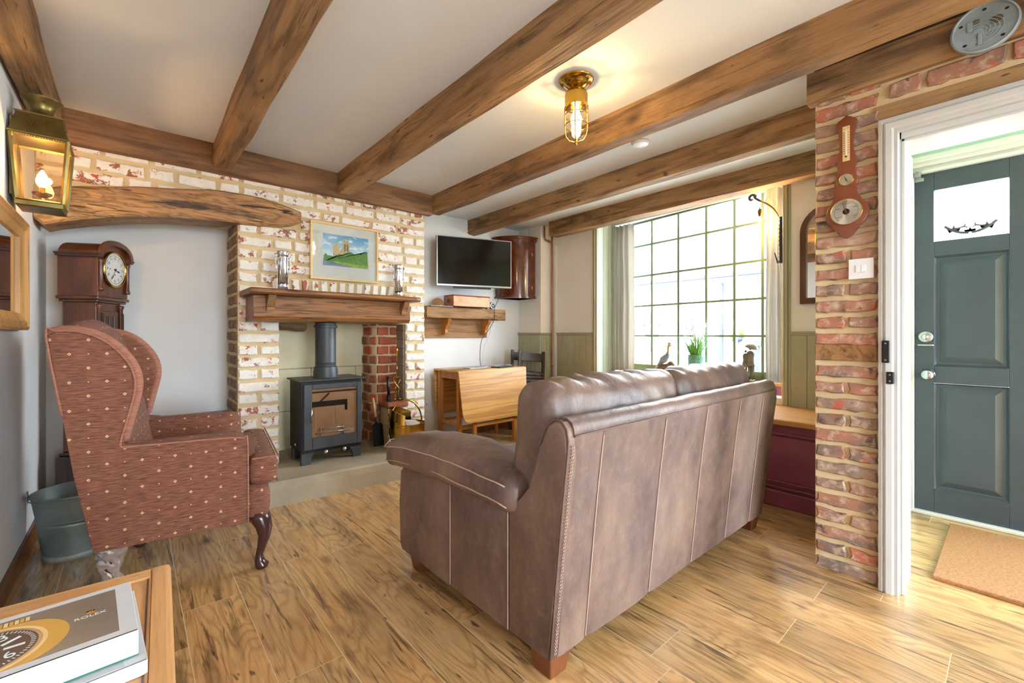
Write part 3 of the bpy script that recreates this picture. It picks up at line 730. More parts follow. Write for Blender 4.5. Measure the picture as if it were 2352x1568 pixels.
tag(beam('wall_beam', XD-.045, XD+.02, -2.6, .635, 2.148, 2.290, 'y', 'beam', None, 40, .006, .01, 12), 'weathered oak wall beam above the hall doorway carrying the round plaque', 'beam', kind='structure')
tag(bx('trim_10', 'darkwood', None, XD-.02, XD+.0, -2.6, .612, 2.290, ZC), 'dark board standing in for the shaded gap above the oak beam over the hall doorway', 'board', kind='structure')  # dark colour stands in for the shade of the gap under the ceiling
# curved burr lintel over the alcove
xs_ = [-.397, -.36, -.305, -.21, -.09, .03, .226, .369, .45, .539, .678, .80, .875, .93]
bot = [1.700, 1.672, 1.694, 1.725, 1.757, 1.783, 1.812, 1.823, 1.828, 1.830, 1.838, 1.850, 1.872, 1.90]
top = [1.835, 1.862, 1.89, 1.913, 1.935, 1.964, 1.992, 2.02, 2.028, 2.030, 2.029, 2.008, 1.992, 1.975]
b = B(); secs = []
for k, (x_, z0, z1) in enumerate(zip(xs_, bot, top)):
    yf = 3.415+noise.noise(Vector((x_*6, 2, 2)))*.012; c = .012
    yk = YW+.02 if x_ > .5 else 3.66
    secs.append([(x_, yf+.01, z0), (x_, yf, z0+c), (x_, yf-.004, (z0+z1)/2), (x_, yf, z1-c), (x_, yf+c, z1), (x_, YW+.02, z1), (x_, YW+.02, z0+.05), (x_, yk, z0+.03), (x_, yk, z0)])
loft(b, secs); bmesh.ops.subdivide_edges(b, edges=b.edges[:], cuts=2, use_grid_fill=True)
for v in b.verts: v.co.y += noise.noise(v.co*Vector((9, 9, 26)).x*.9)*.004 if False else noise.noise(Vector((v.co.x*9, v.co.y*9, v.co.z*30)))*.006
tag(mesh_obj('alcove_lintel', b, 'burr'), 'curved burr oak lintel spanning the arched clock alcove', 'lintel', kind='structure')
tag(bx('alcove_ledge', 'clockdark', None, -.06, .535, 3.77, YB-.001, .0, .512, .005), 'dark wooden ledge at the back of the clock alcove', 'ledge', kind='structure')
# copper heating pipe
b = B(); tube(b, spline([(3.535, 3.505, ZC-.01), (3.535, 3.505, 2.215), (3.538, 3.504, 2.18), (3.56, 3.503, 2.158), (3.60, 3.50, 2.150), (3.63, 3.497, 2.143), (3.645, 3.494, 2.12), (3.648, 3.492, 2.08), (3.648, 3.49, .02)], 5), .0085, 10)
cp = tag(mesh_obj('copper_pipe', b, 'pipe', smooth=True), 'copper heating pipe running down the corner left of the window', 'pipe')
for p in ((3.60, 3.50, 2.150),): mesh_obj('pipe_joint', place(lathe(B(), [(.012, -.014), (.014, -.012), (.014, .012), (.012, .014)], 12, (0, 0, 0), 'x'), p), 'brass', cp, True)
for z_ in (2.02, .72): mesh_obj('pipe_clip', lathe(B(), [(.012, -.006), (.013, 0), (.012, .006)], 12, (3.648, 3.49, z_)), 'brass', cp, True)

# ------------------------------------------------------------ leather sofa, seen from behind
so = thing('leather_sofa', 'worn brown leather two-seat sofa seen from behind, with panelled back', 'sofa', (1.775, 1.4, 0), world=True)
SX0, SX1 = .952, 2.668
side_rear = [(.926, .085), (.905, .30), (.878, .55), (.855, .735), (.853, .77), (.860, .80), (.878, .820), (.903, .822), (.928, .806), (.948, .775), (.962, .735), (.985, .66), (1.015, .59), (1.045, .54), (1.115, .505), (1.115, .085)]
def lp(name, poly, x0, x1, bev=.010):
    b = prism(B(), poly, x0, x1, 'x', bev, 3); return mesh_obj(name, b, 'leather', so, True, angle=40)
for xa, xb in ((SX0, SX0+.05), (SX1-.05, SX1)):
    lp('side_panel', side_rear, xa, xb); lp('side_panel', [(1.117, .085), (1.117, .510), (1.468, .495), (1.468, .080)], xa, xb, .006); lp('side_panel', [(1.470, .080), (1.470, .495), (1.86, .47), (1.895, .44), (1.905, .30), (1.90, .10), (1.88, .075)], xa, xb, .006)
def rear_panel(x0, x1, m='leather'):
    # gently swelling hide panel between two seams
    prof = [(.930, .083), (.920, .18), (.908, .30), (.894, .44), (.878, .58), (.863, .70), (.854, .76), (.852, .782)]
    b = B(); nx = 9; secs = []
    for i in range(nx+1):
        t = i/nx; x_ = x0+(x1-x0)*t; sw = (1-(2*t-1)**6)*.006
        pts = [(x_, y_-sw+noise.noise(Vector((x_*3, z_*4, 0)))*.006*(1-(2*t-1)**4), z_) for y_, z_ in prof]
        secs.append(pts+[(x_, .94, .78), (x_, 1.05, .5), (x_, 1.05, .083)])
    loft(b, secs); return mesh_obj('back_panel', b, m, so, True, angle=50)
sm = [.985, 1.125, 1.505, 1.84, 2.18, 2.47, 2.636]
for a, c in zip(sm, sm[1:]): rear_panel(a+.0008, c-.0008, 'leather_pale_lit' if abs(a-2.18) < .01 else 'leather')
# rolled top of the back
b = B(); secs = []
for i in range(41):
    x_ = .985+(2.636-.985)*i/40; d = noise.noise(Vector((x_*7, 0, 3)))*.005+noise.noise(Vector((x_*22, 0, 3)))*.002
    pr_ = [(.851, .778), (.853, .800), (.862, .819), (.880, .829), (.905, .829), (.930, .812), (.950, .780), (.965, .735), (.96, .69), (.875, .74)]
    secs.append([(x_, p-d*.4, q+d) for p, q in pr_])
loft(b, secs); mesh_obj('back_top', b, 'leather', so, True, angle=60)
b = tube(B(), [(x_, .849+noise.noise(Vector((x_*6, 0, 0)))*.002, .780) for x_ in [.985+(1.651*k/30) for k in range(31)]], .0028, 6)
for s_ in (-1, 1):
    X = SX0-.001 if s_ < 0 else SX1+.001
tube(b, [(SX0+.004, p-.001, q) for p, q in [(.924, .09), (.903, .30), (.876, .55), (.853, .735), (.850, .77), (.857, .803), (.877, .824), (.904, .826), (.931, .810), (.952, .777), (.966, .735)]], .003, 6)
mesh_obj('piping', b, 'seam', so, True)
b = B(); y0_, z0_, y1_, z1_ = .922, .10, .849, .755
for k in range(62):
    t = (k+.5)/62; y_, z_ = y0_+(y1_-y0_)*t, z0_+(z1_-z0_)*t; y_ -= math.sin(PI*t)*-.002
    for xx in (.972, .978): box(b, xx-.0009, xx+.0009, y_-.0032, y_+.003, z_-.0028, z_+.0028)
st = mesh_obj('stitching', b, 'stitch', so)
for xx in sm[1:-1]:
    b = tube(B(), [(xx, y_-.0035, z_) for y_, z_ in ((.930, .09), (.908, .30), (.878, .58), (.854, .765))], .0016, 5); mesh_obj('seam', b, 'stitch', so)
for yy in (1.116, 1.469): mesh_obj('seam', tube(B(), [(SX0-.0005, yy, .09), (SX0-.0005, yy, .49)], .0016, 5), 'stitch', so)
def wrinkle(o, u):
    f = math.sin(u[0]*21+u[2]*3+noise.noise(o*5)*4)*.005*max(0, u[2]+.3)+noise.noise(Vector((o.x*16, o.y*6, o.z*5)))*.008
    o.z += f; o.y += f*.6
    if u[1] > -.2: o.y -= .11*(u[2]+1)/2*min(1, u[1]+.2)
    return o
for k, (xa, xb) in enumerate(((1.005, 1.83), (1.82, 2.615))):
    b = soft(xb-xa, .28, .50, .065, 46, (.01, .025, .012), .010, 4, k+1, wrinkle); place(b, ((xa+xb)/2, 1.085, .662), (R(-6), 0, 0))
    c = mesh_obj('back_cushion', b, 'leather', so, True)
    # seam round the top edge of the cushion
    pts = []; hw = (xb-xa)/2-.035; cx_ = (xa+xb)/2
    for t in [j/36 for j in range(37)]:
        xx = cx_-hw+2*hw*t; e = (2*t-1)**8
        pts.append((xx, .985+noise.noise(Vector((xx*9, k, 0)))*.004, .868-e*.05+noise.noise(Vector((xx*8, 2, k)))*.006))
    pts = [(pts[0][0]-.006, .96, .77)]+pts+[(pts[-1][0]+.006, .96, .77)]
    mesh_obj('piping', tube(B(), spline(pts, 3), .0035, 6), 'seam', c, True)
for k, (xa, xb) in enumerate(((1.16, 1.805), (1.81, 2.455))):
    b = soft(xb-xa, .76, .17, .05, 16, (0, 0, .02), .008, 5, k+5); place(b, ((xa+xb)/2, 1.54, .375)); mesh_obj('seat_cushion', b, 'leather', so, True)
def armshape(o, u):
    o.z += noise.noise(Vector((o.x*8, o.y*14, 3)))*.008; o.z += -.03*max(0, u[1])**3 + .012*math.sin((u[1]+1)*2.2); o.z -= .035*max(0, abs(u[0])-.55); return o
for xc in (1.055, 2.565):
    b = soft(.275, .97, .135, .065, 26, (.012, .0, .022), .008, 5, int(xc*3), armshape); place(b, (xc, 1.545, .548)); a_ = mesh_obj('arm_pad', b, 'leather', so, True)
    for zz, off in ((.582, .003), (.515, -.004)):
        sg = -1 if xc < 2 else 1
        pts = [(xc+sg*(.137+off+.008*math.sin(PI*t)), 1.09+.90*t, zz+noise.noise(Vector((t*9, zz*9, 0)))*.005+.012*math.sin((2*t)*2.2)-.03*max(0, 2*t-1)**3) for t in [j/20 for j in range(21)]]
        pts += [(xc+sg*.09, 2.028, zz-.022), (xc, 2.034, zz-.024), (xc-sg*.09, 2.025, zz-.022)]
        mesh_obj('piping', tube(B(), pts, .0024, 5), 'stitch', a_, True)
bx('base', 'leather', so, 1.0, 2.62, 1.02, 1.88, .085, .30, .01)
bx('arm_inner', 'leather', so, .98, 1.14, 1.05, 1.88, .10, .50, .02); bx('arm_inner', 'leather', so, 2.46, 2.62, 1.05, 1.88, .10, .50, .02)
for px_, py_ in ((1.02, .985), (1.02, 1.80), (2.60, .985), (2.60, 1.80)):
    b = B(); loft(b, [[(px_+sx*h, py_+sy*h, z_) for sx, sy in ((-1, -1), (1, -1), (1, 1), (-1, 1))] for h, z_ in ((.036, 0), (.050, .09))]); bmesh.ops.bevel(b, geom=b.edges[:], offset=.003, affect='EDGES'); mesh_obj('leg', b, 'sofaleg', so)

# ------------------------------------------------------------ wing armchair
wc = thing('wing_armchair', 'rust brown patterned wing armchair with dark cabriole legs by the left wall', 'armchair', (.230, 2.628, 0), (0, 0, R(-7)))
CH_ = 'chenille'
outer = [(-.300, .245), (-.352, .55), (-.383, .78), (-.425, 1.078), (-.40, 1.092), (-.35, 1.092), (-.30, 1.076), (-.255, 1.045), (-.215, .997), (-.190, .95), (-.178, .90), (-.180, .85), (-.192, .79), (-.208, .72), (-.222, .655), (-.215, .640), (-.12, .638), (.10, .632), (.185, .624), (.203, .60), (.205, .245)]
for sg in (-1, 1):
    ya, yb_ = (-.375, -.315) if sg < 0 else (.315, .375)
    b = prism(B(), outer, ya, yb_, 'y', .012, 2); mesh_obj('side_panel', b, CH_, wc, True, uv=True, angle=40)
    wing_edge = outer[3:15]; pts = [(p[0]+.004, (ya+yb_)/2, p[1]+.002) for p in wing_edge]
    b = tube(B(), spline(pts, 3), [.012]+[.019]*(len(spline(pts, 3))-2)+[.012], 10); mesh_obj('wing_band', b, 'chenille_plain', wc, True, uv=True)
    yo = ya-.001 if sg < 0 else yb_+.001
    b = tube(B(), spline([(p[0], yo, p[1]) for p in outer[2:16]], 3), .004, 6); tube(b, spline([(p[0], yo, p[1]) for p in outer[15:21]], 3), .004, 6); mesh_obj('piping', b, 'chenille_plain', wc, True, uv=True)
    b = soft(.46, .13, .36, .045, 12, (0, .005, .01)); place(b, (-.03, sg*.305, .455)); mesh_obj('arm', b, CH_, wc, True, uv=True)
b = B(); secs = []
for i in range(17):
    t = -1+2*i/16; v_ = t*.325; up = .052*(1-t*t)**.8
    secs.append([(-.295, v_, .26), (-.352, v_, .55), (-.385, v_, .80), (-.418, v_, 1.06+up*.6), (-.40, v_, 1.088+up), (-.355, v_, 1.095+up), (-.31, v_, 1.06+up), (-.285, v_, 1.0), (-.225, v_, .75), (-.17, v_, .5), (-.15, v_, .35), (-.15, v_, .26)])
loft(b, secs); mesh_obj('backrest', b, CH_, wc, True, uv=True, angle=60)
b = soft(.50, .60, .14, .035, 14, (.0, 0, .015)); place(b, (.06, 0, .455)); mesh_obj('seat_cushion', b, CH_, wc, True, uv=True)
b = soft(.115, .72, .125, .025, 14, (.004, 0, .006)); place(b, (.268, 0, .463)); mesh_obj('cushion_front', b, CH_, wc, True, uv=True)
b = soft(.10, .70, .155, .03, 12, (.004, 0, 0)); place(b, (.245, 0, .322)); mesh_obj('front_rail', b, CH_, wc, True, uv=True)
bx('seat_base', CH_, wc, -.29, .20, -.32, .32, .25, .40, uv=True)
b = tube(B(), [(.325, -.35, .522), (.325, .35, .522)], .004, 6); tube(b, [(.325, -.36, .402), (.325, .36, .402)], .004, 6); tube(b, [(.22, -.362, .522), (.325, -.362, .522)], .004, 6); mesh_obj('cushion_piping', b, 'chenille_plain', wc, uv=True)
def cabriole(x_, y_, front=1, wrap=False):
    b = B(); sx = front; sy = 1 if y_ > 0 else -1
    path = [(0, 0, .265, .046), (.012, 0, .23, .044), (.026, 0, .19, .035), (.028, 0, .15, .026), (.018, 0, .10, .0195), (.008, 0, .06, .0165), (.010, 0, .035, .021), (.018, 0, .020, .029), (.018, 0, .006, .026), (.016, 0, 0, .018)]
    if front < 0: path = [(-p[0]*.6, 0, p[2], p[3]*.9) for p in path]
    secs = []
    for dx, _, z_, r_ in path: secs.append([(x_+dx+r_*math.cos(a), y_+dx*sy*.5*sx+r_*math.sin(a), z_) for a in [2*PI*k/14 for k in range(14)]])
    loft(b, secs); o = mesh_obj('leg', b, 'purple', wc, True)
    if wrap:
        b = B(); secs = []
        for k in range(26):
            z_ = .265-.245*k/25; i_ = k/25*(len(path)-1); lo = path[int(i_)]; hi = path[min(int(i_)+1, len(path)-1)]; f = i_-int(i_); r_ = lo[3]*(1-f)+hi[3]*f+.011; dx = lo[0]*(1-f)+hi[0]*f
            secs.append([(x_+dx+(r_+noise.noise(Vector((k*1.7, a*3, 0)))*.016)*math.cos(a), y_+(r_+noise.noise(Vector((k*1.7, a*3, 5)))*.009)*math.sin(a), lo[2]*(1-f)+hi[2]*f) for a in [2*PI*q/18 for q in range(18)]])
        loft(b, secs, cap=False); tag(mesh_obj('plastic_wrap', b, 'film', o), 'crinkled clear plastic film wrapped round the leg')
cabriole(.245, -.30); cabriole(.245, .30); cabriole(-.245, -.30, -1, True); cabriole(-.225, .27, -1)

# ------------------------------------------------------------ grandmother clock in the alcove
gc = thing('longcase_clock', 'dark mahogany longcase clock with arched hood in the alcove', 'clock', (-.175, 3.66, 0), (0, 0, R(63)))
# local: front faces -Y, width along X
def gb(name, x0, x1, y0, y1, z0, z1, bev=.003, m='clock', par=None): return bx(name, m, par or gc, x0, x1, y0, y1, z0, z1, bev)
gb('plinth', -.155, .155, -.11, .11, 0, .05, .006, 'clockdark'); gb('base', -.148, .148, -.10, .10, .05, .38, .003, 'clockdark'); gb('base_moulding', -.142, .142, -.095, .095, .38, .40, .008, 'clockdark')
gb('trunk', -.115, .115, -.075, .085, .40, 1.27); gb('waist_moulding', -.138, .138, -.095, .095, 1.27, 1.285, .005); gb('waist_moulding', -.152, .152, -.105, .10, 1.285, 1.305, .006)
d = gb('trunk_door', -.075, .075, -.084, -.075, .45, 1.22); 
for xx in (-.045, 0, .045): gb('glazing_panel', xx-.018, xx+.018, -.088, -.084, .95, 1.19, .002, 'clockdark', d)
for sg in (-1, 1):
    c_ = mesh_obj('pilaster', lathe(B(), [(.016, 1.26), (.018, 1.25), (.012, 1.235), (.012, .47), (.018, .45), (.018, .43)], 12, (sg*.100, -.082, 0)), 'clock', gc, True)
    b = B()
    for k in range(3): box(b, sg*.100-.0095+k*.007, sg*.100-.0055+k*.007, -.096, -.092, .5, 1.21)
    mesh_obj('fluting', b, 'clockdark', c_)
def archpoly(hw, z0, zs, ztop, n=20):
    return [(-hw, z0), (hw, z0), (hw, zs)]+[(hw*math.cos(PI*k/n)*1., zs+(ztop-zs)*math.sin(PI*k/n)**.75) for k in range(1, n)]+[(-hw, zs)]
b = prism(B(), archpoly(.140, 1.305, 1.535, 1.628), -.098, .095, 'y', .002); mesh_obj('hood', b, 'clock', gc, True, angle=30)
b = B(); A = archpoly(.152, 1.52, 1.535, 1.640)[2:]; A2 = archpoly(.165, 1.52, 1.535, 1.648)[2:]; I = archpoly(.135, 1.52, 1.535, 1.618)[2:]
secs = [[(x_, y_, z_) for (x_, z_) in poly] for poly, y_ in ((I, -.098), (A, -.10), (A2, -.112), (A2, -.120), (A, -.122), (I, -.122))]
loft(b, [list(q) for q in zip(*secs)], closed=True); mesh_obj('hood_arch', b, 'clock', gc, True, angle=35)
for sg in (-1, 1):
    b = B(); box(b, sg*.148-.012, sg*.148+.012, -.12, .098, 1.53, 1.545, .003); box(b, sg*.156-.012, sg*.156+.012, -.125, .10, 1.542, 1.552, .003); mesh_obj('cornice', b, 'clockdark', gc)
    c_ = mesh_obj('hood_column', lathe(B(), [(.015, 1.525), (.015, 1.51), (.011, 1.50), (.011, 1.36), (.015, 1.35), (.015, 1.335)], 12, (sg*.126, -.104, 0)), 'clock', gc, True)
dial = mesh_obj('dial', lathe(B(), [(.099, -.099), (.099, -.106), (.094, -.106)], 40, (0, 0, 1.475), 'y'), 'ivory', gc, True, angle=30)
b = B(); secs = [[((.104+.007*math.cos(q))*math.cos(a), -.106+.007*math.sin(q), 1.475+(.104+.007*math.cos(q))*math.sin(a)) for q in [2*PI*j/8 for j in range(8)]] for a in [2*PI*k/40 for k in range(41)]]
loft(b, secs, cap=False); mesh_obj('bezel', b, 'brass', dial, True)
b = B()
for k in range(60):
    a = 2*PI*k/60; c_, s_ = math.cos(a), math.sin(a); r0, r1 = (.083, .088); hw = .0012 if k % 5 else .0028
    prism(b, [(c_*r0-s_*hw, 1.475+s_*r0+c_*hw), (c_*r0+s_*hw, 1.475+s_*r0-c_*hw), (c_*r1+s_*hw, 1.475+s_*r1-c_*hw), (c_*r1-s_*hw, 1.475+s_*r1+c_*hw)], -.1066, -.1060, 'y')
for x_, z_ in ((0, -.032), (-.045, .0)): lathe(b, [(.004, -.1066), (.004, -.106)], 10, (x_, 0, 1.475+z_), 'y')
tag(mesh_obj('minute_marks', b, 'ink', dial), kind='stuff')
def text(s, size, par, loc, rot, m, ext=.0002, al='CENTER', sx=1., name='lettering', shear=0):
    cu = bpy.data.curves.new(name, 'FONT'); cu.body = s; cu.size = size; cu.extrude = ext; cu.align_x = al; cu.align_y = 'CENTER'; cu.shear = shear
    cu.resolution_u = 3; t_ = bpy.data.objects.new('tmp', cu); COL.objects.link(t_)
    me = bpy.data.meshes.new_from_object(t_.evaluated_get(bpy.context.evaluated_depsgraph_get())); bpy.data.objects.remove(t_)
    me.materials.clear(); me.materials.append(MT[m]); o = bpy.data.objects.new(name, me); link(o, par); o.location = loc; o.rotation_euler = rot; o.scale = (sx, 1, 1); return o
for k in range(1, 13):
    a = PI/2-2*PI*k/12; text(str(k), .024, dial, (.068*math.cos(a), -.1062, 1.475+.068*math.sin(a)), (PI/2, 0, 0), 'ink', name='numeral')
def hand(par, ang, L, w_, y_, z_, m='ink', name='hand'):
    a = PI/2-ang; c_, s_ = math.cos(a), math.sin(a)
    P = [(-.012, -w_*.5), (L*.6, -w_*.6), (L*.72, -w_*1.7), (L, 0), (L*.72, w_*1.7), (L*.6, w_*.6), (-.012, w_*.5)]
    return mesh_obj(name, prism(B(), [(p*c_-q*s_, z_+p*s_+q*c_) for p, q in P], y_-.001, y_, 'y'), m, par)
hand(dial, 2*PI*(3.58/12), .045, .0035, -.108, 1.475, name='hour_hand'); hand(dial, 2*PI*35/60, .072, .002, -.110, 1.475, name='minute_hand')
mesh_obj('centre_cap', lathe(B(), [(.006, -.106), (.006, -.112)], 12, (0, 0, 1.475), 'y'), 'ink', dial)

# ------------------------------------------------------------ galvanised bucket
bk = thing('galvanised_bucket', 'grey galvanised bucket on the floor behind the armchair', 'bucket', (-.215, 3.06, 0))
b = lathe(B(), [(.10, .008), (.106, 0), (.112, .0), (.113, .03), (.118, .06), (.130, .17), (.1335, .172), (.1335, .180), (.132, .182), (.1365, .190), (.1365, .198), (.134, .20), (.150, .305), (.156, .308), (.157, .316), (.152, .318), (.147, .314), (.108, .02), (.0, .018)], 40)
mesh_obj('pail', b, 'galv', bk, True, angle=50)
mesh_obj('foot_ring', lathe(B(), [(.108, 0), (.114, 0), (.1165, .028), (.1135, .03)], 40), 'galvrust', bk, True)
for sg in (-1, 1):
    e_ = mesh_obj('ear', place(prism(B(), [(-.022, -.03), (.022, -.03), (.016, .012), (.006, .026), (-.006, .026), (-.016, .012)], 0, .004, 'y', .001), (0, 0, 0)), 'galv', bk); e_.location = (sg*.158, 0, .312); e_.rotation_euler = (0, 0, sg*-PI/2)
b = tube(B(), [(.162*math.cos(a), -.02-.10*math.sin(a)*1.1, .318-.035*math.sin(a)) for a in [PI*k/24 for k in range(25)]], .003, 6); h_ = mesh_obj('handle', b, 'steel', bk, True)

# ------------------------------------------------------------ wood burning stove
st_ = thing('wood_stove', 'black cast iron wood burning stove on the stone hearth', 'stove', (1.12, 3.40, .15), world=True)
X0, X1, Y0, Y1 = .895, 1.33, 3.275, 3.58
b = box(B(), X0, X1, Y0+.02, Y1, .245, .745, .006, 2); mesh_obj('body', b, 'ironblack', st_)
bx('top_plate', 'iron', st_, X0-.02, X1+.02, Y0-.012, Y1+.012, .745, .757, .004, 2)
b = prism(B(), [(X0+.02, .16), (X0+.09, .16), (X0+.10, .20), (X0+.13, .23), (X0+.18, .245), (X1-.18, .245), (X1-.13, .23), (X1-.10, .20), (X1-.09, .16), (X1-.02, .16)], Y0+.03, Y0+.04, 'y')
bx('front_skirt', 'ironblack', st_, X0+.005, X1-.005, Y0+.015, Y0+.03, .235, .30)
for xa in (X0+.003, X1-.078):
    for ya in (Y0+.02, Y1-.06): 
        sgn = 1 if xa < 1.1 else -1; xi = xa+.075 if sgn > 0 else xa; xo = xa if sgn > 0 else xa+.075
        b = prism(B(), [(xo, .152), (xo+sgn*.062, .152), (xo+sgn*.066, .20), (xo+sgn*.09, .238), (xo+sgn*.12, .25), (xo, .25)], ya, ya+.03, 'y', .002); mesh_obj('leg', b, 'iron', st_)
fr = bx('door', 'iron', st_, X0+.012, X1-.012, Y0, Y0+.02, .262, .725, .006, 2)
# door frame around glass: four pieces proud
gx0, gx1, gz0, gz1 = .962, 1.283, .345, .690
for a in ((X0+.012, gx0, .262, .725), (gx1, X1-.012, .262, .725), (gx0, gx1, .262, gz0), (gx0, gx1, gz1, .725)): bx('door_frame', 'iron', fr, a[0], a[1], Y0-.012, Y0+.001, a[2], a[3], .003)
bx('firebox_lining', 'firebrick', fr, gx0, gx1, Y0-.0015, Y0-.0005, gz0, gz1)
bx('liner_panel', 'firebrick', fr, gx0+.015, (gx0+gx1)/2-.006, Y0-.0035, Y0-.0015, gz0+.06, .56, .001); bx('liner_panel', 'firebrick', fr, (gx0+gx1)/2+.004, gx1-.05, Y0-.0035, Y0-.0015, gz0+.06, .56, .001)
b = B(); box(b, gx0, gx1-.08, Y0-.004, Y0-.0035, .56, .60); box(b, gx0, gx1, Y0-.004, Y0-.0035, .66, .672); tube(b, [(gx0+.06, Y0-.004, .60), (gx0+.12, Y0-.004, .655)], .006, 6); box(b, gx1-.09, gx1-.07, Y0-.004, Y0-.0035, .52, .60); mesh_obj('baffle', b, 'ironblack', fr)
b = tube(B(), [(gx0+.02, Y0-.005, .372), (gx1-.05, Y0-.005, .372)], .004, 8); tube(b, [(gx0+.05, Y0-.005, .40), (gx1-.08, Y0-.005, .40)], .004, 8)
for xx in (gx0+.06, gx1-.10): tube(b, [(xx, Y0-.006, .347), (xx, Y0-.006, .42)], .003, 6)
mesh_obj('log_guard', b, 'steel', fr, True)
bx('glass', 'stoveglass', fr, gx0-.004, gx1+.004, Y0-.0095, Y0-.0075, gz0-.004, gz1+.004)
b = tube(B(), [(gx0-.008, Y0-.026, .455), (gx0-.008, Y0-.026, .565)], .0055, 10); tube(b, [(gx0-.008, Y0-.026, .51), (gx0-.02, Y0-.01, .51)], .004, 8); mesh_obj('door_handle', b, 'chrome', fr, True)
for xx in (1.052, 1.185): mesh_obj('air_control', lathe(B(), [(.004, .0), (.004, -.02), (.014, -.024), (.017, -.034), (.013, -.046), (.0, -.048)], 16, (xx, Y0+.015, .238), 'y'), 'chrome', st_, True)
mesh_obj('side_knob', lathe(B(), [(.006, 0), (.006, -.012), (.010, -.014), (.010, -.022)], 14, (X0, 3.36, .295), 'x'), 'chrome', st_, True)
b = lathe(B(), [(.088, .757), (.088, .80), (.082, .835), (.076, .84)], 32, (1.115, 3.455, 0)); o = mesh_obj('flue_collar', b, 'iron', st_, True, angle=40)
b = lathe(B(), [(.074, .83), (.074, .865), (.076, .868), (.074, .872), (.0735, 1.13), (.084, 1.133), (.084, 1.148), (.0735, 1.15), (.0735, 1.168)], 32, (1.115, 3.455, 0)); mesh_obj('flue_pipe', b, 'iron', st_, True, angle=40)

# ------------------------------------------------------------ mantel shelf, picture, silver vases
mt = thing('mantel_shelf', 'rustic oak mantel beam and shelf above the stove', 'mantelpiece', (1.15, 3.3, 1.17), world=True)
b = B(); secs = []
for k in range(31):
    x_ = .59+1.11*k/30; j = lambda q: noise.noise(Vector((x_*4, q, 0)))*.008
    secs.append([(x_, YW, 1.17), (x_, 3.235+j(1), 1.172+j(5)), (x_, 3.215+j(2), 1.20), (x_, 3.222+j(3), 1.27), (x_, 3.228+j(4), 1.338), (x_, YW, 1.338)])
loft(b, secs); mesh_obj('beam', b, 'mantel', mt)
b = B(); secs = []
for k in range(31):
    x_ = .555+1.185*k/30; e = max(0, 1-min(k, 30-k)/1.2)*.012; j = noise.noise(Vector((x_*5, 7, 0)))*.003
    secs.append([(x_, YW, 1.340), (x_, 3.11+e+j, 1.340), (x_, 3.095+e+j, 1.350), (x_, 3.095+e+j, 1.366), (x_, 3.108+e+j, 1.376), (x_, YW, 1.376)])
loft(b, secs); mesh_obj('shelf', b, 'mantel', mt)
for xc in (.685, 1.64):
    prf = [(3.232, 1.338), (3.232, 1.235), (3.205, 1.235), (3.196, 1.25), (3.196, 1.262), (3.188, 1.275), (3.165, 1.30), (3.150, 1.325), (3.150, 1.338)]
    b = prism(B(), prf, xc-.024, xc+.024, 'x', .003); mesh_obj('corbel', b, 'rustic', mt)
pc = thing('framed_print', 'framed photograph of a pale stone church above the mantel', 'picture', (1.27, YW, 1.49), world=True)
px0, px1, pz0, pz1 = 1.004, 1.536, 1.500, 1.940; yf = YW-.03
for a in ((px0, px1, pz0, pz0+.016), (px0, px1, pz1-.016, pz1), (px0, px0+.016, pz0+.016, pz1-.016), (px1-.016, px1, pz0+.016, pz1-.016)): bx('frame', 'goldpale', pc, a[0], a[1], yf, YW-.004, a[2], a[3], .003)
bx('backing', 'paperw', pc, px0+.01, px1-.01, YW-.016, YW-.006, pz0+.01, pz1-.01)
MT['mount'] = plain('mount_card', '#d3d8cf', .8)
bx('mount', 'mount', pc, px0+.016, px1-.016, YW-.018, YW-.016, pz0+.016, pz1-.016); bx('print_border', 'paperw', pc, 1.083, 1.462, YW-.0186, YW-.018, 1.585, 1.868)
ix0, ix1, iz0, iz1 = 1.097, 1.452, 1.612, 1.857
def skymat():
    s = NT('print_sky'); v = s.n('ShaderNodeTexCoord').outputs['Object']; f = s.noise(s.vmath('MULTIPLY', v, (6, 1, 14)), 2., 5); z_ = s.n('ShaderNodeSeparateXYZ', {0: v}).outputs[2]
    c = s.mix(s.thr(z_, 1.70, 1.85), '#b8dcea', '#4f9cc8'); s.set(s.mix(s.thr(f, .5, .66), c, '#eef4f6'), .4); return s.m
MT['psky'] = skymat()
pr = bx('print', 'psky', pc, ix0, ix1, YW-.0192, YW-.0186, iz0, iz1)
def flat(poly, m, d, name): 
    return mesh_obj(name, prism(B(), poly, YW-.0192-d-.0003, YW-.0192-d, 'y'), m, pr)
MT['pstone'] = noisy('print_stone', '#cdbf93', '#a3946a', 60, .5, bump=0); MT['pgreen'] = noisy('print_trees', '#5f9a3c', '#2e6a30', 70, .5, bump=0); MT['proad'] = noisy('print_road', '#7e93a6', '#5c7086', 30, .5, bump=0); MT['pgrass'] = noisy('print_grass', '#93b84a', '#6b9a38', 40, .5, bump=0)
def P_(x, z): return (ix0+(ix1-ix0)*x, iz0+(iz1-iz0)*z)
flat([P_(.21, .28), P_(.21, .66), P_(.23, .70), P_(.31, .70), P_(.34, .64), P_(.36, .52), P_(.42, .60), P_(.43, .28)], 'pstone', .0002, 'church')
tw = []
for k in range(5): tw += [P_(.415+k*.032, .80), P_(.425+k*.032, .93), P_(.437+k*.032, .80)]
flat([P_(.415, .25)]+tw+[P_(.57, .80), P_(.57, .25)], 'pstone', .0004, 'church_tower')
MT['pdark'] = plain('print_dark', '#6a6248', .5)
for xx in (.45, .51): flat([P_(xx, .5), P_(xx, .72), P_(xx+.018, .75), P_(xx+.036, .72), P_(xx+.036, .5)], 'pdark', .0007, 'tower_window')
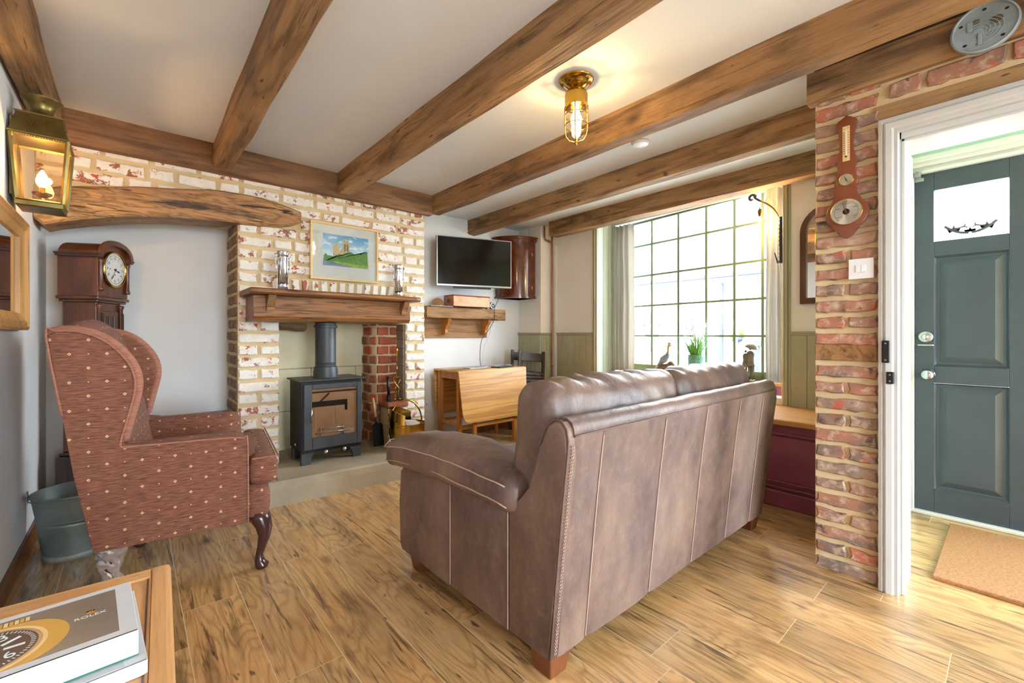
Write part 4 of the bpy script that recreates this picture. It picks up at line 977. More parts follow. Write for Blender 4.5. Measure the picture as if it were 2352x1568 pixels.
flat([P_(0, 0), P_(0, .16), P_(.6, .03), P_(.6, 0)], 'proad', .0012, 'road'); flat([P_(.15, .16), P_(1, .09), P_(1, 0), P_(.55, 0)], 'pgrass', .0010, 'grass')
tr_ = random.Random(5); pts = [P_(0, .10)]
for k in range(26):
    pts.append(P_((k+.5)/26, [.30, .36, .30, .27, .30, .27, .29, .33, .36, .34, .36, .38, .40, .44, .48, .5, .50, .47, .44, .42, .46, .44, .48, .52, .56, .58][k]+tr_.uniform(-.025, .025)))
pts.append(P_(1, .08)); flat(pts, 'pgreen', .0008, 'trees')
bx('glass', 'glass', pc, px0+.014, px1-.014, YW-.0235, YW-.0225, pz0+.014, pz1-.014)
def vase(x_, y_, lab):
    v = thing('silver_vase', lab, 'vase', (x_, y_, 1.376), group='silver vases on the mantel')
    b = B(); secs = []
    for z_, r_ in ((0, .036), (.006, .038), (.012, .034), (.02, .030), (.05, .030), (.055, .033), (.06, .030), (.15, .030), (.22, .031), (.228, .035), (.236, .032), (.262, .034), (.27, .037)):
        secs.append([(r_*(1+.06*math.cos(8*a))*math.cos(a), r_*(1+.06*math.cos(8*a))*math.sin(a), z_) for a in [2*PI*k/40 for k in range(40)]])
    loft(b, secs); mesh_obj('body', b, 'chrome', v, True, angle=50)
    for sg in (-1, 1): mesh_obj('handle', tube(B(), spline([(sg*.028, 0, .15), (sg*.042, 0, .155), (sg*.046, 0, .19), (sg*.044, 0, .225), (sg*.050, 0, .245), (sg*.034, 0, .255)], 5), .004, 8), 'chrome', v, True)
    return v
vase(.775, 3.27, 'tall silver two-handled vase left of the framed church picture'); vase(1.642, 3.30, 'tall silver two-handled vase right of the framed church picture')

# ------------------------------------------------------------ hearth tools
sv = thing('fire_shovel', 'small black fire shovel with wooden handle leaning on the brick column', 'shovel', (1.545, 3.47, .153), (R(-9), 0, 0))
b = B(); secs = []
for k, (z_, hw, dp) in enumerate(((0, .044, .002), (.03, .046, .004), (.12, .047, .008), (.17, .046, .010), (.185, .030, .006))): secs.append([(-hw, dp-.014, z_), (-hw*.85, dp, z_), (hw*.85, dp, z_), (hw, dp-.014, z_), (hw, dp-.011, z_), (hw*.85, dp+.003, z_), (-hw*.85, dp+.003, z_), (-hw, dp-.011, z_)])
loft(b, secs); mesh_obj('blade', b, 'ironblack', sv); mesh_obj('socket', tube(B(), [(0, .004, .17), (-.004, .006, .20), (-.01, .0, .245)], [.008, .012, .012], 10), 'black', sv, True)
mesh_obj('handle', tube(B(), [(-.01, 0, .235), (-.016, -.002, .30), (-.024, -.004, .40)], [.011, .012, .011], 10), 'handlewood', sv, True)
hb = thing('hearth_brush', 'black hearth brush standing on the brick ledge', 'brush', (1.655, 3.50, .508), (0, R(-4), 0))
mesh_obj('handle', tube(B(), [(0, 0, .05), (0, 0, .12), (0, 0, .215)], [.012, .013, .012], 10), 'black', hb, True); bx('bristles', 'ironblack', hb, -.020, .018, -.014, .014, 0, .055, .005)
ts = thing('brass_fire_tongs', 'ornate brass fire tongs standing on the brick ledge', 'tongs', (1.735, 3.52, .507))
b = lathe(B(), [(.004, .33), (.007, .345), (.004, .36), (.008, .37), (.004, .385), (.009, .40), (.005, .415), (.010, .43), (.007, .45), (.002, .465)], 12); tube(b, [(0, 0, .20), (0, 0, .34)], .004, 8); mesh_obj('stem', b, 'brass', ts, True)
for sg in (-1, 1):
    mesh_obj('leg', tube(B(), spline([(sg*.0, 0, .20), (sg*.026, 0, .205), (sg*.030, 0, .18), (sg*.016, 0, .15), (sg*-.004, 0, .125), (sg*-.02, 0, .10), (sg*-.012, 0, .06), (sg*-.022, 0, .03), (sg*-.024, 0, .012)], 4), [.0045]*33, 8), 'brass', ts, True)
    mesh_obj('foot', place(lathe(B(), [(.0, -.012), (.011, -.008), (.013, 0), (.011, .008), (0, .012)], 12), (sg*-.024, -.004, .012)), 'brass', ts, True)
cs = thing('coal_scuttle', 'polished brass coal scuttle with hoop handle holding pale logs', 'scuttle', (1.705, 3.28, .152))
b = B(); secs = []
for z_, r_ in ((0, .085), (.012, .095), (.018, .080), (.03, .10), (.07, .125), (.12, .138), (.17, .142)):
    secs.append([(r_*1.05*math.cos(a), r_*.9*math.sin(a), z_) for a in [2*PI*k/36 for k in range(36)]])
for dz, rr in ((.0, 1.),):
    for t in (.35, .7, 1.):  # helmet rim: tall at the back, low lip at front right
        secs.append([(.142*1.05*math.cos(a)*(1+.02*t), .142*.9*math.sin(a)*(1+.02*t), .17+t*(.035+.075*max(0, math.cos(a-2.5)))) for a in [2*PI*k/36 for k in range(36)]])
secs.append([(p[0]*.97, p[1]*.97, p[2]) for p in secs[-1]]); secs.append([(p[0]*.93, p[1]*.93, .15) for p in secs[-1]]); 
loft(b, secs); mesh_obj('body', b, 'brass', cs, True, angle=50)
mesh_obj('inside', lathe(B(), [(.12, .165), (.122, .168)], 30, sx=1.05, sy=.9), 'ink', cs)
b = B(); loft(b, [[(.146*math.cos(a)*1.0, .128*math.sin(a), z_) for a in [2.1-.1*k+.0 for k in range(0, 26)]] for z_ in (.20, .24)], closed=False, cap=False)
b.free(); b = B(); secs = []
for k in range(25):
    a = .9+PI*1.05*k/24; zt = .28+.055*math.sin(PI*k/24); secs.append([(.150*math.cos(a), .130*math.sin(a), .19), (.150*math.cos(a)*.94, .130*math.sin(a)*.94, zt), (.146*math.cos(a)*.92, .126*math.sin(a)*.92, zt), (.146*math.cos(a), .126*math.sin(a), .19)])
loft(b, secs); mesh_obj('hood', b, 'brass', cs, True, angle=50)
mesh_obj('handle', tube(B(), [(.148*math.cos(a), .02, .19+.195*math.sin(a)) for a in [PI*k/26 for k in range(27)]], .0055, 8, flat=1.3), 'brass', cs, True)
for sg in (-1, 1): mesh_obj('handle_lug', place(lathe(B(), [(.010, -.006), (.012, 0), (.010, .006)], 12, (0, 0, 0), 'x'), (sg*.150, .02, .19)), 'brass', cs, True)
mesh_obj('grip', tube(B(), spline([(-.02, -.125, .06), (-.01, -.15, .085), (.03, -.155, .085), (.045, -.125, .06)], 4), .004, 8), 'brass', cs, True)
for k in range(3):
    b = prism(B(), [(-.014, -.012), (.016, -.014), (.014, .012), (-.010, .016)], -.06, .06, 'x', .002); l = mesh_obj('firewood', b, 'ash'); l.location = (1.725+k*.003, 3.225+k*.036, .355); l.rotation_euler = (.3*k, R(6), R(-8))
    tag(l, ['short pale log at the front of the brass scuttle', 'pale split log in the middle of the brass scuttle', 'pale split log at the back of the brass scuttle'][k], 'log', 'logs in the scuttle')

# ------------------------------------------------------------ television wall
tv = thing('television', 'flat black television on a wall bracket above the rustic shelf', 'television', (2.24, 3.70, 1.56), (0, 0, R(-17.6)))
bx('casing', 'black', tv, 0, .795, 0, .035, 0, .495, .004); bx('bezel', 'steel', tv, 0, .795, -.004, .001, 0, .495, .002)
bx('screen', 'screen', tv, .010, .785, -.0052, -.0035, .018, .486); bx('sensor_bar', 'black', tv, .17, .57, -.002, .02, -.018, 0, .004)
o = bx('wall_bracket', 'black', tv, .20, .50, .035, .09, .12, .38, .004)
mesh_obj('bracket_arm', tube(B(), [(.30, .08, .25), (.20, .19, .25)], .014, 8), 'black', o)
sh = thing('rustic_shelf', 'rustic oak beam shelf with curved brackets below the television', 'shelf', (2.62, 3.78, 1.07), world=True)
b = B(); secs = []
for k in range(23):
    x_ = 2.135+.985*k/22; j = lambda q: noise.noise(Vector((x_*4, q, 4)))*.005
    drop = .028 if x_ > 2.99 else 0
    secs.append([(x_, YB-.001, 1.243), (x_, 3.705+j(1), 1.243-drop*.4+j(2)), (x_, 3.70+j(1), 1.25-drop*.3), (x_, 3.70+j(3), 1.345), (x_, 3.708, 1.352), (x_, YB-.001, 1.352)])
loft(b, secs); mesh_obj('shelf_beam', b, 'rustic', sh)
b = prism(B(), [(2.17, 1.243), (3.02, 1.243), (2.99, 1.045), (2.19, 1.045)], YB-.032, YB-.001, 'y', .003); bd = mesh_obj('back_board', b, 'rustic', sh)
for xc in (2.42, 2.93):
    prf = [(YB-.032, 1.243), (3.745, 1.243), (3.735, 1.225), (3.745, 1.205), (3.78, 1.17), (3.80, 1.13), (3.80, 1.10), (3.81, 1.082), (YB-.032, 1.075)]
    mesh_obj('bracket', prism(B(), prf, xc-.018, xc+.018, 'x', .003), 'teakz', sh)
for xx, zz in ((2.88, 1.20), (2.89, 1.09)): mesh_obj('screw', lathe(B(), [(.006, YB-.034), (.006, YB-.032)], 8, (xx, 0, zz), 'y'), 'steel', bd)
sc_ = thing('scallop_shell', 'brown scallop shell standing on the left end of the rustic shelf', 'shell', (2.30, 3.77, 1.366))
b = B(); secs = []; n_ = 26
for i in range(8):
    r_ = .004+.062*i/7; ring = []
    for k in range(n_+1):
        a = R(-12)+(PI+R(24))*k/n_; rb = math.cos(k*PI)*.0022*i/7; ring.append((r_*math.cos(a)*1.05, -.018*math.cos(i/7*PI/2)-rb, .012+r_*math.sin(a)))
    secs.append(ring)
rs = [[b.verts.new(p) for p in s_] for s_ in secs]
for A, Z in zip(rs, rs[1:]):
    for k in range(n_): b.faces.new((A[k], A[k+1], Z[k+1], Z[k]))
bmesh.ops.solidify(b, geom=b.faces[:], thickness=.004); mesh_obj('shell_fan', b, 'shell', sc_, True, angle=60); bx('shell_hinge', 'shell', sc_, -.022, .022, -.012, .008, 0, .018, .004)
rt_ = thing('media_box', 'flat white and black box under the scallop shell', 'router', (2.34, 3.79, 1.353))
bx('lower_case', 'black', rt_, -.15, .11, -.07, .06, 0, .008, .002); bx('upper_case', 'lamp_plastic', rt_, -.15, .11, -.068, .06, .0085, .013, .002)
cb = thing('copper_box', 'polished copper box on small black feet with ring handle on shelf', 'box', (2.675, 3.79, 1.353))
bx('body', 'copper', cb, -.235, .235, -.085, .085, .012, .125, .008, 2); bx('lid_edge', 'copper', cb, -.238, .238, -.088, .088, .125, .132, .003)
for xx in (-.2, .2):
    for yy in (-.065, .065): mesh_obj('foot', lathe(B(), [(.012, 0), (.009, .012)], 10, (xx, yy, 0)), 'black', cb)
hh = mesh_obj('handle_plate', lathe(B(), [(.020, 0), (.020, -.004)], 14, (-.235, 0, .078), 'x'), 'oldbrass', cb)
mesh_obj('ring_handle', tube(B(), [(-.242, .018*math.cos(a), .068+.018*math.sin(a)) for a in [2*PI*k/16 for k in range(17)]], .003, 6), 'oldbrass', hh, True)
th = thing('wall_dial', 'small round black and steel dial on the wall right of the shelf', 'thermostat', (3.02, YB-.001, 1.41))
th.location = (3.075, YB, 1.405)
mesh_obj('dial_body', lathe(B(), [(.038, 0), (.040, -.01), (.036, -.026), (.030, -.028)], 28, axis='y'), 'black', th, True, angle=30); mesh_obj('dial_ring', lathe(B(), [(.032, -.026), (.033, -.031), (.026, -.032)], 28, axis='y'), 'steel', th, True, angle=30)
mesh_obj('dial_face', lathe(B(), [(.026, -.030), (.025, -.0335)], 28, axis='y'), 'iron', th); mesh_obj('dial_centre', lathe(B(), [(.010, -.033), (.009, -.036)], 16, axis='y'), 'lume', th)
b = tube(B(), spline([(2.98, 3.62, 1.56), (2.985, 3.66, 1.46), (2.965, 3.70, 1.36), (2.955, 3.688, 1.25), (2.91, 3.72, 1.14), (2.84, 3.76, 1.03), (2.80, 3.74, .90), (2.77, 3.70, .80), (2.75, 3.66, .752)], 6), .0032, 6)
tag(mesh_obj('power_cable', b, 'black', smooth=True), 'thin black cable hanging from the television to the drop-leaf table', 'cable')
b = tube(B(), spline([(3.07, YB-.004, 1.30), (3.06, YB-.004, 1.1), (2.98, YB-.004, .95), (2.94, YB-.004, .75)], 6), .002, 6)
tag(mesh_obj('thin_cable', b, 'lamp_plastic', smooth=True), 'thin white cable running down the television wall', 'cable')
so_ = thing('wall_socket', 'white double socket low on the wall left of the folded table', 'socket', (2.22, YB, .36)); bx('plate', 'lamp_plastic', so_, -.045, .045, -.012, 0, -.043, .043, .003)
for sx in (-1, 1): bx('rocker', 'paperw', so_, sx*.022-.008, sx*.022+.008, -.014, -.012, .008, .028, .001)
# corner cabinet, bow fronted
cc = thing('corner_cabinet', 'burr walnut bow-fronted corner cabinet hung beside the television', 'cabinet', (3.49, YB, 1.49))
def bow(r, z0, z1, bm=None):   # local coords: corner at origin, runs -x along the wall and -y along the box-in
    bm = bm or B(); pts = [(-.006, -.004), (-.36*r-.0, -.004), (-.36*r, -.05*r)]
    for k in range(1, 15):
        t = k/15; a = (-.36*r, -.05*r); c = (-.05*r, -.30*r); ctl = (-.27*r, -.31*r)
        pts.append(((1-t)**2*a[0]+2*t*(1-t)*ctl[0]+t*t*c[0], (1-t)**2*a[1]+2*t*(1-t)*ctl[1]+t*t*c[1]))
    pts += [(-.05*r, -.30*r), (-.006, -.30*r)]
    return prism(bm, pts, z0, z1, 'z')
mesh_obj('carcass', bow(.97, 0, .66), 'cab', cc, True, angle=30); 
b = bow(1.03, 0, .014); bow(1.0, .014, .03, b); mesh_obj('base_moulding', b, 'cab', cc, True, angle=30)
b = bow(.99, .60, .615); bow(1.04, .63, .645, b); bow(1.10, .645, .672, b); bow(1.14, .672, .69, b); mesh_obj('cornice', b, 'cab', cc, True, angle=30)
d = mesh_obj('door', bow(.985, .05, .595), 'cab', cc, True, angle=30)
for z_ in (.12, .50):
    for dx in (0, .016): bx('butterfly_hinge', 'brass', d, -.052-dx-.006, -.052-dx+.006, -.305-dx*.1, -.297, z_-.02, z_+.02, .002)
mesh_obj('escutcheon', lathe(B(), [(.008, -.283), (.008, -.286)], 10, (-.20, .006, .32), 'y'), 'brass', d)

# ------------------------------------------------------------ drop-leaf table and folding chairs
dt = thing('drop_leaf_table', 'teak drop-leaf table with both leaves folded down below the television', 'table', (2.68, 3.56, 0), world=True)
TT = .745
bx('table_top', 'teak', dt, 2.255, 3.12, 3.375, 3.775, TT-.018, TT, .002)
def leaf(y, zb, tilt):
    b = B(); L = [(2.262, TT-.004), (3.113, TT-.004)]; r_ = .10; n_ = 8
    L += [(3.113-r_+r_*math.cos(-a)-.02*0, zb+r_+r_*math.sin(-a)) for a in [PI/2*k/n_ for k in range(n_+1)]] if False else []
    L = [(2.262, TT-.004), (3.113, TT-.004)]+[(3.085-.075+.075*math.cos(a), zb+.085-.085*math.sin(a)) for a in [PI/2*k/n_ for k in range(n_+1)]]+[(2.285+.075-.075*math.sin(a), zb+.085-.085*math.cos(a)) for a in [PI/2*k/n_ for k in range(n_+1)]]
    prism(b, L, -.008, .008, 'y', .002, 1); bmesh.ops.transform(b, matrix=Matrix.Translation((0, y, TT)) @ Matrix.Rotation(tilt, 4, 'X') @ Matrix.Translation((0, 0, -TT)), verts=b.verts[:]); return mesh_obj('leaf', b, 'teak', dt)
leaf(3.363, .255, R(-6)); leaf(3.788, .30, R(1))
def tleg(x_, y_, top, name='leg'):
    b = B(); loft(b, [[(x_+sx*h, y_+sy*h, z_) for sx, sy in ((-1, -1), (1, -1), (1, 1), (-1, 1))] for h, z_ in ((.012, 0), (.019, .22), (.021, top))]); bmesh.ops.bevel(b, geom=b.edges[:], offset=.002, affect='EDGES'); return mesh_obj(name, b, 'teakz', dt)
for x_, y_ in ((2.31, 3.41), (2.31, 3.74), (3.02, 3.41), (3.02, 3.74)): tleg(x_, y_, TT-.018)
g1 = tleg(2.45, 3.362, .42, 'gate_leg'); g2 = tleg(2.95, 3.362, .42, 'gate_leg')
MT['teakx'] = MT['teak']
for a in ((2.33, 3.00, 3.40, 3.42, .655, .725), (2.33, 3.00, 3.73, 3.75, .655, .725), (2.30, 2.32, 3.43, 3.72, .655, .725), (3.01, 3.03, 3.43, 3.72, .655, .725)): bx('apron', 'teakz', dt, *a, .002)
for a in ((2.33, 3.00, 3.402, 3.420, .185, .222), (2.302, 2.322, 3.43, 3.72, .215, .245), (3.01, 3.03, 3.43, 3.72, .215, .245), (2.33, 3.00, 3.732, 3.750, .215, .245)): bx('stretcher', 'teak', dt, *a, .002)
bx('gate_rail', 'teak', dt, 2.47, 2.93, 3.345, 3.362, .205, .240, .002)
for nm, lab, cat, m, pts, z_, loc, rz in (
    ('envelope', 'brown paper envelope on the drop-leaf table top', 'envelope', 'brown_env', (.12, .08), .003, (2.40, 3.47), 12),
    ('leaflet', 'curled white leaflet overlapping the brown envelope', 'leaflet', 'paperw', (.10, .075), .008, (2.55, 3.48), -8),
    ('notepad', 'dark notebook lying at the right end of the drop-leaf table', 'notebook', 'black', (.11, .06), .010, (2.86, 3.44), 10),
    ('paper_sheet', 'white paper lying behind the dark notebook', 'paper', 'paperw', (.10, .05), .006, (2.98, 3.60), -12)):
    b = B(); secs = []
    for k in range(9):
        t = -1+2*k/8; lift = .014*max(0, t)**2 if nm == 'leaflet' else .004*max(0, t)**2
        secs.append([(t*pts[0], -pts[1], lift), (t*pts[0], pts[1], lift), (t*pts[0], pts[1], lift+z_), (t*pts[0], -pts[1], lift+z_)])
    loft(b, secs); o = mesh_obj(nm, b, m); o.location = (loc[0], loc[1], TT+(.0 if nm != 'leaflet' else .0045)); o.rotation_euler = (0, 0, R(rz)); tag(o, lab, cat)
def folding_chair(loc, rot, lab):
    c = thing('folding_chair', lab, 'folding chair', loc, rot, 'folded chairs leaning in the corner')
    for sx in (-.16, .16):
        bx('back_post', 'darkwood', c, sx-.016, sx+.016, -.012, .012, 0, .88, .004)
    for sx in (-.127, .127): bx('front_leg', 'darkwood', c, sx-.014, sx+.014, -.042, -.016, .0, .60, .004)
    b = prism(B(), [(-.143, .765), (.143, .765), (.143, .855), (-.143, .855)], -.010, .010, 'y', .003); t = mesh_obj('back_rail', b, 'darkwood', c)
    mesh_obj('hanging_hole', lathe(B(), [(.010, -.0108), (.010, -.0100)], 16, (0, 0, .812), 'y'), 'ink', t)
    for k in range(8): bx('seat_slat', 'darkwood', c, -.112, .112, -.066, -.046, .36+k*.036, .386+k*.036, .002)
    for z_ in (.12, .62): bx('stretcher', 'darkwood', c, -.143, .143, -.006, .008, z_, z_+.03, .003)
    for sx in (-.16, .16):
        st = mesh_obj('pivot_bolt', prism(B(), [(sx+(.016 if k % 2 == 0 else .009)*math.cos(PI*k/5), .62+(.016 if k % 2 == 0 else .009)*math.sin(PI*k/5)) for k in range(10)], -.018, -.012, 'y'), 'iron', c)
    return c
folding_chair((3.275, 3.47, .024), (R(-5), R(5), R(-10)), 'nearer of the two folded dark wooden chairs behind the table')
folding_chair((3.285, 3.60, .024), (R(-5), R(5), R(-10)), 'further of the two folded dark wooden chairs behind the table')

# ------------------------------------------------------------ curtains and things on the window board
def curtain(name, lab, y0, y1, x0, z0, z1, folds, seed, gather=.0):
    n_ = folds*12; rows = 14; b = B(); secs = []
    for i in range(rows+1):
        t = i/rows; z_ = z0+(z1-z0)*t; ring = []
        for k in range(n_+1):
            u = k/n_; y_ = y0+(y1-y0)*u*(1-.0*t); amp = .026+.01*math.sin(u*9+seed)
            ring.append((x0+amp*math.sin(u*folds*2*PI+seed+.5*math.sin(t*3+u*4))+noise.noise(Vector((u*4, t*3, seed)))*.015, y_+noise.noise(Vector((u*5, t*2, seed+9)))*.012, z_))
        secs.append(ring)
    rs = [[b.verts.new(p) for p in s_] for s_ in secs]
    for A, Z in zip(rs, rs[1:]):
        for k in range(n_): b.faces.new((A[k], A[k+1], Z[k+1], Z[k]))
    bmesh.ops.solidify(b, geom=b.faces[:], thickness=.0025)
    t = thing(name, lab, 'curtain', (x0, (y0+y1)/2, z0), world=True); mesh_obj('panel', b, m_lin, t, True)
    c = B(); h = B(); return t
def linen():
    s = NT('curtain_cloth'); v = s.coords(rand=False); f = s.noise(s.vmath('MULTIPLY', v, (200, 200, 60)), 1, 2)
    col = s.mix(f, '#b9b1a6', '#a49b90'); s.set(col, .9); t = s.n('ShaderNodeBsdfTranslucent', {0: col}).outputs[0]
    m = s.n('ShaderNodeMixShader', {0: .14, 1: s.b.outputs[0], 2: t}).outputs[0]; s.t.links.new(m, s.out.inputs[0]); return s.m
m_lin = linen()
curtain('curtain', 'pale linen curtain hanging at the left side of the window', 2.62, 2.84, 3.945, .70, 2.24, 4, 1)
curtain('curtain', 'pale linen curtain at the right of the window, lit by the scroll lamp', 1.17, 1.31, 3.86, .70, 2.24, 3, 4)
tag(mesh_obj('curtain_rail', tube(B(), [(3.93, 1.15, 2.262), (3.93, 2.86, 2.262)], .01, 10), 'gloss_white', None, True), 'white curtain rail above the window, behind the last beam', 'curtain rail')
ZS = .691
fp = thing('potted_flowers', 'white flowering plant in a green embossed pot on the window board', 'plant', (3.965, 1.945, ZS))
b = lathe(B(), [(.058, 0), (.064, .004), (.072, .192), (.074, .20), (.069, .20), (.066, .17), (.0, .168)], 40); mesh_obj('pot', b, 'pot', fp, True, angle=40)
b = B()
for i in range(12):
    for k in range(20):
        a = 2*PI*(k+.5*(i % 2))/20; z_ = .018+i*.0145; r_ = .0645+.008*z_/.17; c_ = Vector((r_*math.cos(a), r_*math.sin(a), z_)); nn = Vector((math.cos(a), math.sin(a), 0)); tt = Vector((-math.sin(a), math.cos(a), 0))
        P = [c_+tt*.0085, c_+Vector((0, 0, .0075)), c_-tt*.0085, c_-Vector((0, 0, .0075))]; top_ = c_+nn*.004; V = [b.verts.new(p) for p in P]; T = b.verts.new(top_)
        for j in range(4): b.faces.new((V[j], V[(j+1) % 4], T))
tag(mesh_obj('embossed_scales', b, 'pot', fp), kind='stuff')
pr2 = random.Random(11); b = B(); b2 = B()
for k in range(130):
    a = pr2.uniform(0, 2*PI); r0 = pr2.uniform(0, .05); ln = pr2.uniform(.14, .26); sp = pr2.uniform(.1, .55); d_ = Vector((math.cos(a)*sp, math.sin(a)*sp, 1)).normalized(); p0 = Vector((math.cos(a)*r0, math.sin(a)*r0, .17)); w_ = Vector((-d_.y, d_.x, .2)).normalized()*.0058
    pts = [p0+d_*ln*t+Vector((math.cos(a), math.sin(a), -.3))*(.03*t*t) for t in (0, .35, .7, 1)]
    V = [(b.verts.new(p-w_*(1-.8*t)), b.verts.new(p+w_*(1-.8*t))) for p, t in zip(pts, (0, .2, .6, 1))]
    for q, r_ in zip(V, V[1:]): b.faces.new((q[0], q[1], r_[1], r_[0]))
tag(mesh_obj('leaves', b, 'leafg', fp), kind='stuff'); b2.free()
b = B()
for k in range(24):
    a = pr2.uniform(0, 2*PI); sp = pr2.uniform(.05, .45); ln = pr2.uniform(.20, .36); base = Vector((0, 0, .17)); d_ = Vector((math.cos(a)*sp, math.sin(a)*sp, 1)).normalized()
    for j in range(7):
        p = base+d_*(ln-.012*j); o2 = bmesh.ops.create_icosphere(b, subdivisions=1, radius=.0055+.0008*j, matrix=Matrix.Translation(p+Vector((pr2.uniform(-.006, .006), pr2.uniform(-.006, .006), 0))))
tag(mesh_obj('flower_spikes', b, 'petal', fp), kind='stuff')
# grey woodpecker-like bird on driftwood
bd_ = thing('bird_figurine', 'grey crested bird figurine perched on a driftwood log, window board left', 'figurine', (3.97, 2.27, ZS), (0, 0, R(-98)))
lg = place(tube(B(), spline([(-.09, 0, .035), (-.03, .005, .06), (.05, 0, .08), (.11, -.005, .115)], 4), [.012]+[.030, .033, .035, .032, .034, .030, .032, .030, .034, .036, .030][:11]+[.020], 10), (0, 0, 0)); mesh_obj('log', lg, 'logw', bd_, True)
mesh_obj('base', place(soft(.15, .08, .04, .018, 8), (.02, 0, .02)), 'birdpale', bd_, True)
ell = lambda c, r, ax, m, nm, par: mesh_obj(nm, place(lathe(B(), [(r[1]*math.sin(PI*k/10)+.0001, r[0]*math.cos(PI*k/10)) for k in range(11)], 14), c, (0, ax, 0)), m, par, True)
body = ell((.012, 0, .155), (.065, .030, .03), R(38), 'bird', 'body', bd_)
mesh_obj('neck', tube(B(), spline([(.035, 0, .19), (.045, 0, .225), (.043, 0, .255), (.05, 0, .275)], 4), [.022, .020, .017, .014, .012, .011, .010, .010, .011, .011, .012, .012, .012], 10), 'birdpale', bd_, True)
hd_ = ell((.056, 0, .285), (.020, .014, .014), R(90), 'birdpale', 'head', bd_)
mesh_obj('beak', tube(B(), [(.07, 0, .285), (.105, 0, .272)], [.006, .001], 8), 'ink', hd_); mesh_obj('crest', prism(B(), [(.04, .29), (.038, .318), (.05, .305), (.055, .328), (.064, .306), (.078, .318), (.072, .295)], -.003, .003, 'y', .001), 'birdpale', hd_)
mesh_obj('tail', tube(B(), spline([(-.03, 0, .115), (-.075, 0, .07), (-.125, 0, .012)], 5), [.014, .014, .013, .012, .011, .010, .009, .008, .007, .006, .004], 8, flat=2), 'bird', bd_, True)
mesh_obj('wing', tube(B(), [(.035, -.026, .19), (-.01, -.028, .15), (-.055, -.018, .10)], [.010, .018, .006], 10), 'bird', bd_, True)
# couple under an umbrella
uf = thing('couple_sculpture', 'small bronze sculpture of a couple under an umbrella near the right curtain', 'sculpture', (3.93, 1.475, ZS), (0, 0, R(5)))
mesh_obj('base', lathe(B(), [(.055, 0), (.055, .006), (.05, .010)], 24), 'bronze', uf, True, angle=40)
def fig(y_, lean, skirt, m='bronze'):
    o = thing('figure', None, None); o.parent = uf; del_ = o
    b = B()
    if skirt:
        for dy in (-.011, .011): tube(b, [(0, y_+dy, .01), (0, y_+dy*.9, .06), (0, y_+dy*.8, .12)], [.004, .0065, .009], 8)
        loft(b, [[(rx*math.cos(a), y_+lean*z_+ry*math.sin(a), z_) for a in [2*PI*k/14 for k in range(14)]] for rx, ry, z_ in ((.026, .030, .112), (.021, .024, .15), (.017, .019, .175), (.020, .024, .20), (.014, .020, .222), (.007, .008, .23))])
    else:
        for dy in (-.012, .012): tube(b, [(0, y_+dy, .01), (0, y_+dy*1.1, .07), (0, y_+dy*.9, .135)], [.009, .0125, .016], 8)
        loft(b, [[(rx*math.cos(a), y_+lean*z_+ry*math.sin(a), z_) for a in [2*PI*k/14 for k in range(14)]] for rx, ry, z_ in ((.024, .034, .125), (.020, .028, .15), (.021, .028, .19), (.022, .034, .225), (.012, .022, .245), (.008, .009, .252))])
    lathe(b, [(.0005, -.014), (.009, -.009), (.0115, 0), (.009, .009), (.0005, .014)], 12, (0, y_+lean*.25, .246 if skirt else .268)); bpy.data.objects.remove(o)
    return mesh_obj('woman_figure' if skirt else 'man_figure', b, m, uf, True)
fig(.026, -.02, True); fig(-.020, .02, False)
b = tube(B(), [(-.02, .0, .20), (-.025, -.012, .31)], .002, 6); mesh_obj('umbrella_stick', b, 'bronze', uf)
b = lathe(B(), [(.001, .036), (.02, .031), (.04, .019), (.055, -.002), (.056, -.005), (.05, -.001), (.02, .022), (.001, .028)], 24, sx=.9); place(b, (-.02, -.028, .285), (R(18), R(-10), 0)); mesh_obj('umbrella', b, 'bronze', uf, True, angle=60)

# scroll lamp on the right reveal
wl = thing('scroll_wall_lamp', 'dark carved scroll wall lamp on the right reveal by the curtain', 'wall lamp', (3.70, 1.155, 1.6), world=True)
bx('back_plate', 'navy', wl, 3.685, 3.715, 1.136, 1.168, 1.62, 1.97, .004); 
for k in range(11): bx('plate_band', 'black', wl, 3.683, 3.717, 1.136, 1.170, 1.635+k*.03, 1.641+k*.03, .001)
mesh_obj('scroll_arm', tube(B(), spline([(3.70, 1.165, 1.96), (3.70, 1.20, 2.03), (3.70, 1.25, 2.085), (3.70, 1.30, 2.12)], 4), [.007]*13, 8), 'oldbrass', wl, True)
sp_ = [(3.70, 1.30, 2.12), (3.70, 1.335, 2.15), (3.70, 1.345, 2.165)]+[(3.70, 1.362+.028*(1-t*.55)*math.cos(PI*.95-t*5.2), 2.158+.028*(1-t*.55)*math.sin(PI*.95-t*5.2)) for t in [k/12 for k in range(13)]]
mesh_obj('scroll', tube(B(), spline(sp_, 2), .010, 8), 'iron', wl, True)
mesh_obj('flex', tube(B(), spline([(3.70, 1.27, 2.10), (3.70, 1.24, 2.13), (3.70, 1.19, 2.06), (3.70, 1.168, 1.97)], 5), .003, 6), 'yellowflex', wl, True)
lh = mesh_obj('lamp_holder', lathe(B(), [(.003, .075), (.004, .045), (.013, .035), (.016, .015), (.011, -.005), (.011, -.02)], 16, (3.70, 1.305, 2.02)), 'amber', wl, True)
mesh_obj('holder_chain', tube(B(), [(3.70, 1.305, 2.09), (3.70, 1.305, 2.12)], .0015, 6), 'brass', wl)
mesh_obj('bulb', lathe(B(), [(.008, .0), (.013, -.018), (.012, -.035), (.004, -.05)], 14, (3.70, 1.305, 2.0)), 'bulb2', wl, True)
point('scroll_lamp_light', (3.745, 1.275, 1.96), 6, (1, .62, .25), .02)
